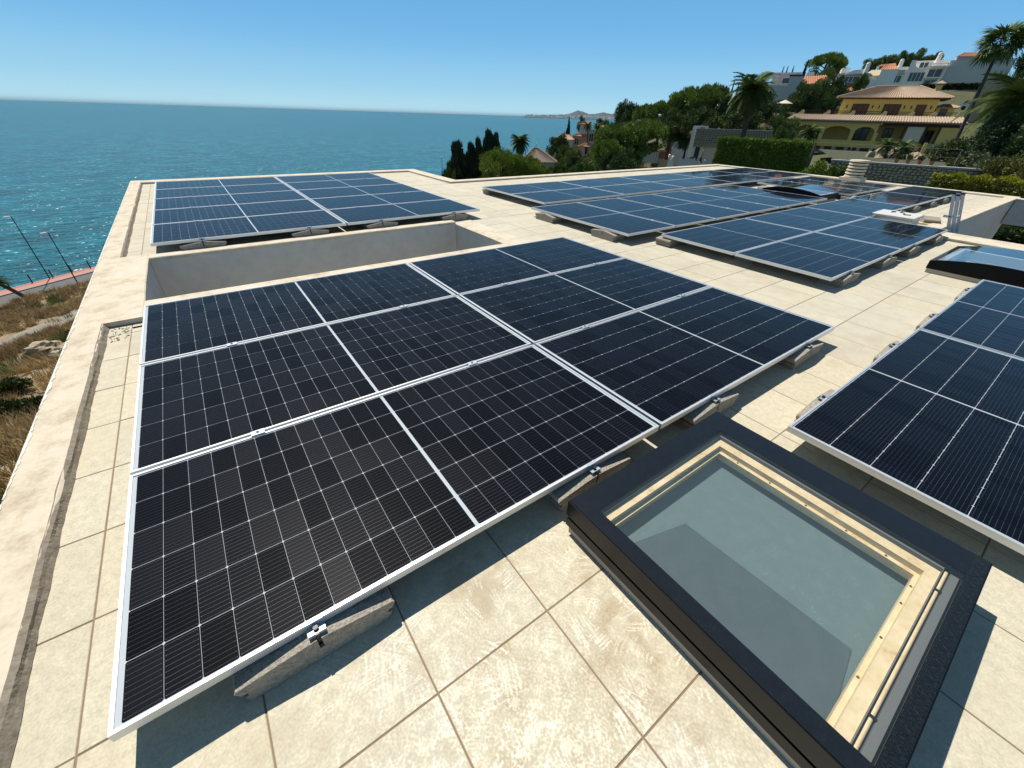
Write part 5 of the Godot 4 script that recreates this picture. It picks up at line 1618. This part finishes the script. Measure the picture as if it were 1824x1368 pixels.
func coast_houses() -> void:
	# numbers measured for 130 m, the house stands at twice that
	var k := 1.9
	var v := facing("terracotta_house", "terracotta seaside house with a pale square tower among palms", "house", 44.8, 247.0, -16.5)
	var y := func(t: float) -> float: return 1.41 + (t - 1.41) * k + 16.5
	part("tower", bx(-2.5 * k, 0.6 * k, 0, y.call(-0.15), -8, -2.0), M.house_pink, v)
	part("tower_roof", hip_roof(-2.9 * k, 0.95 * k, -9, -1.2, y.call(-0.1), y.call(0.55), -1.4 * k, -0.6 * k, 0.6), M.roof_orange, v)
	part("middle_wall", bx(-4.2 * k, -0.2 * k, 0, y.call(-2.9), -7, -0.8), M.house_terracotta, v)
	part("middle_roof", hip_roof(-4.5 * k, 0.0, -7.6, 0.0, y.call(-2.85), y.call(-2.05), -2.6 * k, -0.9 * k, 0.6), M.roof_peach, v)
	window_in(v, -3.6 * k, -2.4 * k, y.call(-4.9), y.call(-3.35), -0.79, "house_white", 2)
	part("right_wall", bx(0.0, 2.7 * k, 0, y.call(-1.3), -7, -1.2), M.house_peach, v)
	window_in(v, 0.2 * k, 1.4 * k, y.call(-4.0), y.call(-2.1), -1.19, "house_white", 2)
	part("far_wall", bx(2.7 * k, 5.2 * k, 0, y.call(-2.2), -6, -1.6), M.house_terracotta, v)
	part("far_roof", hip_roof(2.5 * k, 5.5 * k, -6.4, -1.0, y.call(-2.15), y.call(-1.6), 3.2 * k, 4.6 * k, 0.6), M.roof_peach, v)
	part("lantern", bx(3.0 * k, 4.0 * k, y.call(-1.7), y.call(-0.6), -5.2, -3.4), M.house_terracotta, v)
	part("lantern_roof", hip_roof(2.8 * k, 4.2 * k, -5.6, -3.0, y.call(-0.6), y.call(-0.25), 3.4 * k, 3.6 * k, 0.5), M.roof_peach, v)
	var g := facing("garden_pavilion", "small peach pavilion with pyramid tile roof in front of the terracotta house", "pavilion", 44.8, 236.0, -15.6)
	var z := func(t: float) -> float: return 1.41 + (t - 1.41) * 1.815 + 15.6
	part("wall", bx(-1.8 * 1.8, -0.5 * 1.8, 0, z.call(-5.3), -4, 0), M.house_peach, g)
	part("wall", bx(0.2 * 1.8, 2.15 * 1.8, 0, z.call(-5.3), -4, 0), M.house_terracotta, g)
	part("back_wall", bx(-1.8 * 1.8, 2.15 * 1.8, 0, z.call(-5.3), -4.4, -4.0), M.house_terracotta, g)
	part("roof", hip_roof(-2.5 * 1.8, 2.4 * 1.8, -5, 1.0, z.call(-5.2), z.call(-4.25), -0.3, 0.3, 0.5), M.roof_peach, g)
	palm("fan_palm", "taller palm before the terracotta house's arched window", "feather", bearing(44.75, 240.0, -9.0), bearing(44.6, 240.0, -2.0), 3.2, 26, 0.3)
	palm("fan_palm", "right-hand palm before the terracotta house", "feather", bearing(45.75, 238.0, -9.5), bearing(45.75, 238.0, -2.4), 3.2, 26, 0.3)
	var f := facing("tiled_cottage", "low cottage with grey-brown tiled roof among the pines", "house", 39.5, 75.0, -9.0)
	part("wall", bx(-2.6, 2.0, 0, 4.1, -5, -0.6), M.house_pink, f)
	part("roof", hip_roof(-3.4, 2.4, -5.6, 0.2, 4.15, 5.9, -1.6, -0.8, 0.35), M.roof_grey_brown, f)
	var h2 := facing("pale_cottage", "pale cottage with chimney half hidden by trees left of the terracotta house", "house", 42.0, 150.0, -12.0)
	part("wall", bx(-2.6, 2.6, 0, 7.4, -6, 0), M.house_pink, h2)
	part("roof", hip_roof(-3.0, 3.0, -6.4, 0.4, 7.42, 8.6, -1.2, 1.2, 0.5), M.roof_peach, h2)
	part("chimney", bx(-0.4, 0.2, 8.0, 9.6, -2.6, -2.0), M.house_peach, h2)

func stair_garden() -> void:
	# white stepped garden walls with knobs, measured for 45 m, standing at 90
	var k := 2.0
	var y := func(t: float) -> float: return 1.41 + (t - 1.41) * k
	var base := -6.2
	var names := ["lowest white garden wall with two knobs, left of the stairs", "pinkish sweeping middle wall of the white garden stairs", "right-hand white stair wall with three knobs and a handrail"]
	var polys := [[[-3.15, -2.9], [-2.45, -2.9], [-2.72, -1.55], [-2.95, -1.62], [-3.05, -1.45], [-3.15, -1.45]], [[-2.15, -2.9], [-1.2, -2.9], [-1.3, -0.85], [-1.45, -0.95], [-1.6, -1.25], [-1.9, -1.45], [-2.1, -1.3], [-2.15, -1.35]], [[-1.25, -2.9], [0.05, -2.9], [0.0, -1.7], [-0.25, -1.75], [-0.55, -1.5], [-0.75, -1.5], [-0.95, -1.1], [-1.1, -0.95], [-1.25, -1.05]]]
	var knobs := [[[-3.1, -1.42], [-2.78, -1.52]], [[-1.38, -0.83]], [[-1.12, -0.92], [-0.6, -1.44], [-0.06, -1.64]]]
	for i in 3:
		var w := facing("garden_stair_wall", names[i], "wall", 58.5, 89.0 - i * 1.0, base, "white garden stair walls")
		var poly := PackedVector2Array()
		for q in polys[i]: poly.append(Vector2(q[0] * k, y.call(q[1]) - base))
		var b := MB.new(); b.prism(poly, -0.25, 0.25)
		part("wall", b.mesh(), M.bright_white, w)
		for q in knobs[i]:
			b = MB.new()
			b.lathe(PackedVector2Array([Vector2(0.22, -0.1), Vector2(0.24, 0.15), Vector2(0.14, 0.22), Vector2(0.22, 0.38), Vector2(0.12, 0.52), Vector2(0, 0.55)]), 10)
			part("knob", b.mesh(), M.bright_white, w, Vector3(q[0] * k, y.call(q[1]) - base, 0))
		if i == 2:
			b = MB.new()
			b.tube(Vector3(-1.12 * k, y.call(-1.05) - base, -0.3), Vector3(-0.06 * k, y.call(-1.7) - base, -0.3), 0.06, 0.06, 6)
			part("handrail", b.mesh(), M.brown_timber, w)
	var s := facing("terrace_wall", "plain white wall at the back of the garden stairs", "wall", 58.5, 95.0, -6.0)
	part("wall", bx(-3.1 * 2.1, -1.6 * 2.1, 0, 2.9, -0.3, 0), M.house_white, s)
	part("post", bx(-3.3 * 2.1, -3.12 * 2.1, 0, 3.5, -0.2, 0.2), M.brick_red, s)
	s = facing("brick_planter", "red brick planter on a stone foot left of the garden stairs", "planter", 58.5, 92.0, -6.4)
	part("brickwork", bx(-4.0 * 2.05, -3.2 * 2.05, 1.7, 2.9, -1, 0), M.brick_red, s)
	part("stone_foot", bx(-4.0 * 2.05, -3.22 * 2.05, 0, 1.698, -0.95, -0.02), M.field_stone, s)
	s = facing("slat_fence", "pale glazed fence panels left of the brick planter", "fence", 58.5, 93.0, -5.8)
	for q in 7:
		part("panel", bx(-5.7 * 2.06 + q * 0.48, -5.7 * 2.06 + q * 0.48 + 0.42, 0.2, 2.4 - q * 0.06, -0.05, 0), M.house_grey, s)
	for q in 8: part("post", bx(-5.7 * 2.06 + q * 0.48 - 0.05, -5.7 * 2.06 + q * 0.48 - 0.01, 0, 2.5 - q * 0.06, -0.06, 0.02), M.dark_post, s)
	s = facing("garden_shed", "low shed with a flat pale roof at the end of the hedge", "shed", 58.5, 88.0, -5.6)
	part("wall", bx(-0.6, 2.2, 0, 3.4, -3, 0), M.house_white, s)
	var b2 := MB.new()
	b2.prism(PackedVector2Array([Vector2(-1.2, 3.1), Vector2(2.8, 3.8), Vector2(2.8, 4.0), Vector2(-1.2, 3.3)]), -3.4, 0.4)
	part("roof", b2.mesh(), M.house_pink, s)
	s = facing("white_gatehouse", "small white gatehouse with dark doorway under the pines", "house", 55.4, 98.0, -5.0)
	part("wall", bx(-1.2, -0.3, 0, 4.0, -3, 0), M.house_white, s)
	part("wall", bx(0.7, 2.0, 0, 4.0, -3, 0), M.house_white, s)
	part("back_wall", bx(-1.2, 2.0, 0, 4.0, -3.3, -3.0), M.house_white, s)
	part("roof", bx(-1.4, 2.2, 3.2, 4.15, -3.5, -0.005), M.house_white, s)
	s = facing("white_gate_pier", "tall white rendered gate wall beside the stone wall", "wall", 57.0, 83.0, -3.6)
	part("wall", bx(-0.9, 1.4, 0, 4.4, -0.5, 0), M.house_white, s)
	part("pier", bx(0.2, 0.9, 0, 4.2, 0.001, 0.3), M.dark_post, s)
	# long rubble wall under the palm
	rubble_wall("rubble stone wall under the feather palm and dark trees", 56.8, 66.5, 80.0, 84.0, -2.0, 0.45, 0.40, 0.24, 320)

func rubble_wall(label: String, az0: float, az1: float, d0: float, d1: float, lo: float, hi: float, sw: float, sh: float, most: int) -> void:
	var a := bearing(az0, d0, lo); var b := bearing(az1, d1, lo)
	var w := thing("stone_wall", label, "wall", a, atan2(-(b - a).z, (b - a).x), "rubble walls")
	var len := Vector2(b.x - a.x, b.z - a.z).length()
	part("core", bx(0, len, 0, hi - lo - 0.05, -0.5, -0.06), M.wall_joint, w)
	part("cap", bx(-0.05, len + 0.05, hi - lo - 0.048, hi - lo + 0.06, -0.6, 0.06), M.kerb_stone, w)
	var forms := []
	for k in 5:
		var m := MB.new()
		var hx := sw * rng.randf_range(0.38, 0.47); var hy := sh * rng.randf_range(0.38, 0.46)
		var f := [Vector3(-hx, -hy * 0.8, 0), Vector3(-hx * 0.6, -hy, 0), Vector3(hx * 0.7, -hy * 0.95, 0), Vector3(hx, -hy * 0.5, 0), Vector3(hx * 0.95, hy * 0.8, 0), Vector3(hx * 0.5, hy, 0), Vector3(-hx * 0.8, hy * 0.9, 0), Vector3(-hx, hy * 0.3, 0)]
		for i in 8:
			var p: Vector3 = f[i]; var q: Vector3 = f[(i + 1) % 8]
			m.quad(p - Vector3(0, 0, 0.08), q - Vector3(0, 0, 0.08), q * 0.85 + Vector3(0, 0, 0.05), p * 0.85 + Vector3(0, 0, 0.05))
			m.tri(Vector3(0, 0, 0.06), p * 0.85 + Vector3(0, 0, 0.05), q * 0.85 + Vector3(0, 0, 0.05))
		forms.append(m.mesh())
	var n := 0
	var row := 0
	var y := hi - lo - 0.06 - sh * 0.5
	var rest := MB.new()
	while y > 0.1:
		var x := sw * (0.5 if row % 2 == 0 else 0.1)
		while x < len:
			if n >= 300:
				var p := Vector3(x, y, -0.05)
				rest.cbox(p - Vector3(sw * 0.42, sh * 0.42, 0.1), p + Vector3(sw * 0.42, sh * 0.42, 0.055), 0.02)
			else: part("stone", forms[rng.randi() % 5], M.field_stone, w, Vector3(x, y + rng.randf_range(-0.03, 0.03), -0.05)).rotation.z = rng.randf_range(-0.08, 0.08)
			n += 1
			x += sw * rng.randf_range(0.85, 1.1)
		y -= sh; row += 1
	if n > 300: part("lower_stones", rest.mesh(), M.field_stone, w).set_meta("kind", "stuff")

func gardens() -> void:
	solo("hillside_wall", bx(-1.5, 16, -3.0, 5.4, -0.8, 0), M.field_stone, "rough brown stone wall on the slope behind the arching feather palm", "wall", bearing(79.3, 120.0, 3.2)).rotation.y = -deg_to_rad(80)
	rubble_wall("grey stone retaining wall under the villa's garden, behind the chimney", 70.5, 81.5, 41.2, 42.0, -3.2, -0.72, 0.28, 0.165, 320)
	var g := MB.new()
	g.quad(bearing(71, 42.5, -0.82), bearing(82, 42.6, -0.82), bearing(82, 96, -2.0), bearing(69, 96, -2.0))
	mat("lawn", lin(0.055, 0.062, 0.026), 0.95)
	solo("lawn", g.mesh(), M.lawn, "", "", Vector3.ZERO, "", "structure")
	hedge("tall clipped green hedge left of the yellow villa", 59.2, 68.3, 52.0, 49.0, -3.0, 0.14, 1.6, Color(0.125, 0.19, 0.030), Color(0.23, 0.31, 0.04), 0.085, 30000, "clipped hedges")
	hedge("yellow-tipped clipped hedge at the right behind the white roof edge", 78.6, 86.5, 29.0, 28.0, -3.0, -0.30, 1.2, Color(0.12, 0.15, 0.025), Color(0.60, 0.54, 0.045), 0.055, 22000, "clipped hedges")
	hedge("low dark hedge along the hilltop retaining wall", 74.6, 81.0, 182.0, 180.0, 10.4, 11.7, 1.2, Color(0.035, 0.05, 0.02), Color(0.06, 0.075, 0.03), 0.3, 4000, "clipped hedges")
	shrub("bright green bush between the tall hedge and ringed chimney", bearing(69.3, 38.5, -3.1), Vector3(1.9, 2.5, 1.3), Color(0.13, 0.19, 0.03), 11000, 0.075, "garden shrubs")
	shrub("second bright bush right behind the chimney's left side", bearing(71.5, 39.0, -3.0), Vector3(1.1, 2.1, 1.0), Color(0.10, 0.15, 0.03), 7000, 0.075, "garden shrubs")
	# right-hand shrubbery
	var sh := [[79.6, 62.0, -1.6, 3.0, 2.6, Color(0.10, 0.13, 0.06), "grey-green bush at the foot of the tall palm"], [82.0, 58.0, -1.6, 3.0, 4.6, Color(0.06, 0.095, 0.045), "dark rounded bush right of the tall palm"], [84.5, 56.0, -1.6, 3.4, 4.4, Color(0.065, 0.105, 0.045), "dark bush at the right edge above the hedge"], [81.6, 44.0, -1.8, 2.2, 2.1, Color(0.10, 0.12, 0.06), "olive bush behind the yellow-tipped hedge"], [83.8, 40.0, -1.8, 1.8, 2.2, Color(0.14, 0.14, 0.04), "yellowish bush at the right edge"], [85.6, 33.0, -2.2, 1.3, 1.9, Color(0.20, 0.24, 0.04), "bright grassy plant at the end of the yellow-tipped hedge"], [85.2, 24.0, -2.4, 0.8, 0.9, Color(0.035, 0.055, 0.02), "dark plant seen under the white lintel"]]
	for q in sh: shrub(q[6], bearing(q[0], q[1], q[2]), Vector3(q[3], q[4], q[3]), q[5], 9000, 0.12 if q[1] > 50 else 0.08, "garden shrubs")
	palm("tall_palm", "tall thin-trunked fan palm rising at the top right corner", "fan", bearing(79.0, 75.0, -1.1), bearing(78.5, 75.0, 8.9), 2.5, 27, 0.17, "palms", 0)
	palm("feather_palm", "arching feather palm at the right edge before the hillside", "feather", bearing(82.6, 60.0, -1.2), bearing(81.7, 60.0, 3.4), 4.3, 34, 0.36, "palms", 8)
	palm("feather_palm", "big drooping feather palm left of the white house", "feather", bearing(61.7, 75.0, -0.6), bearing(61.2, 75.0, 5.0), 3.6, 46, 0.3, "palms", 10)
	palm("young_palm", "left young palm on the villa's lawn", "feather", bearing(74.7, 60.0, -1.5), bearing(74.4, 60.0, -0.1), 1.25, 22, 0.1, "young palms")
	palm("young_palm", "right young palm on the villa's lawn", "feather", bearing(75.9, 60.0, -1.5), bearing(75.7, 60.0, -0.25), 1.3, 22, 0.1, "young palms")
	palm("young_palm", "grey-leaved young palm before the villa's left arch", "feather", bearing(67.8, 82.0, -1.9), bearing(67.7, 82.0, 0.5), 1.9, 24, 0.12, "young palms")
	palm("young_palm", "small palm under the pines beside the gatehouse", "feather", bearing(56.1, 88.0, -4.4), bearing(56.0, 88.0, -1.4), 2.4, 26, 0.16, "young palms")
	boulder("pale boulder on the villa's lawn beside the young palms", bearing(74.0, 62.0, -1.5), Vector3(1.3, 1.0, 1.0), 4)
	boulder("grey boulder behind the young palms", bearing(75.2, 63.0, -1.5), Vector3(1.4, 1.0, 1.0), 5)
	boulder("squat rock on the lawn by the villa's stair", bearing(76.6, 64.0, -1.6), Vector3(1.0, 0.9, 0.8), 6)
	for k in 3:
		boulder(["left stone of the garden edging seen under the lintel", "middle stone of the garden edging seen under the lintel", "right stone of the garden edging by the patio"][k], bearing(84.2 + k * 1.3, 24.5 - k * 0.8, -2.2), Vector3(0.35, 0.22, 0.3), 7 + k)
	for k in 4:
		var p := bearing(75.6 + k * 0.85, 42.2, -0.66)
		var t := thing("flower_pot", ["first", "second", "third", "fourth"][k] + " clay pot from the left on the garden wall", "flower pot", p, 0.0, "pots on the garden wall")
		var b := MB.new()
		b.lathe(PackedVector2Array([Vector2(0, 0), Vector2(0.09, 0), Vector2(0.14, 0.22), Vector2(0.155, 0.22), Vector2(0.155, 0.26), Vector2(0, 0.25)]), 12)
		part("pot", b.mesh(), M.pot_clay, t)
		var l := Leaves.new(); l.r.seed = k
		l.clump(Vector3(0, 0.38, 0), Vector3(0.2, 0.17, 0.2), 260, 0.05, Color(0.05, 0.075, 0.02), 0.4, 0.6)
		part("plant", l.mesh(), M.leaf, t)
	# wire fence on the garden wall
	var f := thing("garden_fence", "thin grey wire fence on top of the garden retaining wall", "fence", bearing(75, 42.4, -0.66))
	var o := -f.position
	for k in 8:
		var b := MB.new()
		b.tube(Vector3.ZERO, Vector3(0, 1.0, 0), 0.013, 0.013, 6)
		part("post", b.mesh(), M.kerb_stone, f, bearing(68.5 + k * 1.6, 42.4, -0.66) + o)
	for h in [0.5, 0.98]:
		for k in 7:
			var b := MB.new()
			b.tube(bearing(68.5 + k * 1.6, 42.4, -0.66 + h) + o, bearing(70.1 + k * 1.6, 42.4, -0.66 + h) + o, 0.005, 0.005, 5)
			part("wire", b.mesh(), M.kerb_stone, f)
	# parked car by the villa's right side
	var c := facing("parked_car", "white parked car behind the villa's right end", "car", 78.9, 130.0, 4.6)
	var cb := MB.new()
	cb.prism(PackedVector2Array([Vector2(-2.1, 0.35), Vector2(2.1, 0.35), Vector2(2.1, 0.85), Vector2(1.3, 1.0), Vector2(-2.0, 1.0), Vector2(-2.15, 0.8)]), -0.85, 0.85)
	part("body", cb.mesh(), M.car_white, c)
	cb = MB.new()
	cb.prism(PackedVector2Array([Vector2(-1.8, 1.002), Vector2(1.2, 1.002), Vector2(0.5, 1.5), Vector2(-1.4, 1.5)]), -0.75, 0.75)
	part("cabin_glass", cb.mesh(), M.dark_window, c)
	part("roof", bx(-1.4, 0.5, 1.502, 1.56, -0.74, 0.74), M.car_white, c)
	for x in [-1.35, 1.35]:
		for z in [-0.8, 0.8]:
			cb = MB.new(); cb.tube(Vector3(x, 0.33, z - 0.1), Vector3(x, 0.33, z + 0.1), 0.33, 0.33, 14)
			part("wheel", cb.mesh(), M.rubber, c)

func woods() -> void:
	# seaward group behind the roof's far corner
	tree("cypress", "broad dark cypress, leftmost of the trees against the sea", "cypress", 1, bearing(28.9, 55, -13.2), -12.5, -0.6, 4.8, "cypresses against the sea")
	tree("cypress", "ragged cypress between the leftmost one and twin spires", "cypress", 2, bearing(30.6, 56, -13.2), -12.5, -0.85, 3.4, "cypresses against the sea")
	tree("cypress", "shorter ragged cypress touching the twin spires", "cypress", 3, bearing(31.5, 57, -13.2), -12.5, -0.45, 3.3, "cypresses against the sea")
	tree("cypress", "tallest cypress spire behind the bright pine", "cypress", 1, bearing(32.8, 60, -13.5), -12.5, 0.55, 3.7, "cypresses against the sea")
	tree("cypress", "slightly lower cypress spire right of the tallest", "cypress", 2, bearing(33.7, 60, -13.5), -12.5, 0.15, 3.3, "cypresses against the sea")
	tree("bushy_tree", "grey-brown bushy tree at the foot of the leftmost cypress", "broad", 4, bearing(27.9, 53, -13), -8.5, -3.7, 0.9, "trees by the sea")
	tree("pine_tree", "bright green rounded pine behind the far parapet", "pine_light", 1, bearing(34.6, 48, -11), -5.6, -1.15, 2.9, "trees by the sea")
	tree("pine_tree", "bright green pine adjoining the rounded one on its right", "pine_light", 2, bearing(37.4, 49, -11), -5.6, -1.9, 2.5, "trees by the sea")
	palm("fan_palm", "round-headed palm rising behind the bright pine", "feather", bearing(36.6, 84.0, -12.0), bearing(36.6, 84.0, -2.6), 2.3, 50, 0.3, "palms", 24)
	tree("bushy_tree", "dark bushy tree before the pale cottage", "dark", 1, bearing(41.3, 112, -13), -7.6, -1.9, 3.3, "trees by the sea")
	tree("bushy_tree", "olive tree between the cottage and terracotta house", "broad", 1, bearing(42.6, 92, -12), -8.2, -2.9, 3.2, "trees by the sea")
	tree("bushy_tree", "low green tree right of the tiled cottage", "broad", 2, bearing(41.5, 68, -11), -7.5, -4.0, 1.8, "trees by the sea")
	tree("bushy_tree", "fresh green rounded tree before the pavilion", "broad", 3, bearing(44.6, 62, -10), -7.5, -3.1, 2.5, "trees by the sea")
	tree("bushy_tree", "tiny green tree just behind the parapet by the tiled cottage", "pine_light", 2, bearing(39.8, 52, -10), -6.0, -3.1, 1.0, "trees by the sea")
	tree("cypress", "small dark cypress left of the terracotta house's tower", "cypress", 3, bearing(42.35, 246, -12), -10, 1.6, 2.0, "far cypresses")
	tree("bushy_tree", "dark crown behind the terracotta tower", "dark", 2, bearing(44.0, 275, -12), -7, 2.4, 4.2, "far trees")
	tree("bushy_tree", "dark palm-like crown right of the terracotta tower", "dark", 3, bearing(46.0, 270, -12), -4, 1.6, 3.4, "far trees")
	tree("bushy_tree", "brownish bare crown between the houses and pines", "broad", 5, bearing(46.9, 255, -12), -6, 0.9, 4.0, "far trees")
	# pines on the slope
	var p := [[49.0, 112, -5, -1.5, 5.0, 3.3, "dark", "dark rounded tree at the left shoulder of the wooded slope"], [50.9, 106, -5, -2.0, 4.6, 3.0, "pine", "lighter round pine peeping over the wooded slope"], [48.6, 72, -7.5, -4.6, 1.4, 4.2, "pine", "wide umbrella pine leaning out at the wood's left edge"], [51.4, 76, -7, -3.4, 1.9, 3.8, "pine", "second umbrella pine behind the leaning one"], [47.2, 66, -7.5, -5.2, -0.6, 2.6, "pine", "low pine crown at the lower left of the wood"],
		[52.9, 98, -4, -1.0, 5.0, 4.0, "pine", "mid-slope pine left of the tallest one"], [55.6, 96, -3.5, 0.0, 7.1, 4.6, "pine", "tall spreading pine in the middle of the wood"], [57.6, 95, -3, 0.2, 7.5, 3.8, "pine", "tallest pine of the wood next to the cypress tips"], [54.2, 88, -4.5, -2.4, 3.0, 3.4, "dark", "dark undergrowth tree beneath the mid-slope pine"], [57.0, 86, -4, -1.2, 3.4, 3.4, "dark", "dark tree beneath the tallest pine"], [59.4, 92, -2, 0.4, 6.2, 2.8, "dark", "dark tree behind the big feather palm's left side"], [62.6, 96, -1, 0.6, 6.9, 3.4, "dark", "dark tree behind the big feather palm's right side"], [60.9, 88, -1.2, -0.5, 3.4, 3.8, "dark", "shadowy tree under the big feather palm"], [49.6, 60, -7.5, -5.6, -1.6, 2.4, "dark", "shaded tree at the foot of the umbrella pines"]]
	for k in p.size():
		var q: Array = p[k]
		tree("pine_tree" if q[6] == "pine" else "bushy_tree", q[7], q[6], 1 + k % 3, bearing(q[0], q[1], q[2]), q[3], q[4], q[5], "trees of the wooded slope")
	for k in 3: tree("cypress", ["left", "middle, tallest", "right"][k] + " thin cypress tip above the wood", "cypress", 1 + k, bearing([58.7, 59.35, 59.85][k], 105, -2), 0.0, [7.7, 8.7, 8.0][k], 0.62, "thin cypress tips above the wood")
	# ivy mass and trees further up
	tree("bushy_tree", "dense ivy-clad tree mass left of the villa, left part", "dark", 1, bearing(66.0, 128, 1.0), 1.8, 9.6, 3.6, "ivy-clad trees beside the villa")
	tree("bushy_tree", "dense ivy-clad tree mass left of the villa, middle part", "broad", 2, bearing(67.3, 130, 1.0), 1.8, 10.4, 3.8, "ivy-clad trees beside the villa")
	tree("bushy_tree", "dense ivy-clad tree mass next to the villa's roof", "dark", 3, bearing(68.4, 132, 1.0), 2.0, 11.2, 3.2, "ivy-clad trees beside the villa")
	tree("bushy_tree", "olive shrub tree between the palm and tall hedge", "broad", 1, bearing(65.3, 72, -2.0), -1.4, 2.6, 1.9, "garden trees")
	tree("pine_tree", "great umbrella pine on the skyline above the white houses", "pine", 2, bearing(67.0, 205, 10), 14.2, 22.4, 6.4, "skyline trees")
	tree("bushy_tree", "small tree standing before the great umbrella pine", "broad", 3, bearing(67.4, 172, 8), 11.0, 15.6, 2.6, "skyline trees")
	for k in 5: tree("bushy_tree", ["first", "second", "third", "fourth", "fifth"][k] + " from the left of the rounded trees on the hilltop skyline", "broad", 1 + k, bearing([70.6, 71.6, 72.6, 73.6, 74.8][k], 262, 18), 20.0, [25.6, 26.4, 27.8, 28.0, 26.6][k], [4.0, 4.4, 4.6, 4.2, 4.0][k], "hilltop skyline trees")
	for k in 3: tree("cypress", ["left", "centre", "right"][k] + " tiny cypress behind the pinkish house", "cypress", 1 + k, bearing([63.5, 63.85, 64.35][k], 175, 8), 9.0, 16.4, 0.7, "tiny cypresses behind the pinkish house")
	tree("cypress", "leaning dark cypress left of the great umbrella pine", "cypress", 2, bearing(65.4, 180, 8), 10.0, 18.2, 1.1, "skyline trees")
	tree("bushy_tree", "dark tree right of the grey apartment wall", "dark", 2, bearing(81.4, 170, 10), 9.0, 20.0, 4.6, "trees at the right edge")
	tree("bushy_tree", "dark tree behind the arching feather palm", "dark", 1, bearing(82.6, 110, 4), 3.0, 11.0, 4.2, "trees at the right edge")
	tree("bushy_tree", "small palm-like bush before the white stair house", "broad", 2, bearing(70.3, 150, 6), 8.2, 12.4, 1.8, "garden trees")

func build_hillside() -> void:
	yellow_villa()
	grey_apartments()
	white_houses()
	coast_houses()
	stair_garden()
	gardens()
	print("gardens ", Time.get_ticks_msec())
	woods()



func _ready() -> void:
	rng.seed = 20240719
	setup_view()
	make_materials()
	print("materials ", Time.get_ticks_msec())
	build_house()
	print("house ", Time.get_ticks_msec())
	build_arrays()
	build_skylights()
	build_roof_things()
	print("roof ", Time.get_ticks_msec())
	build_land()
	build_coast()
	build_hillside()
	print("done ", Time.get_ticks_msec())
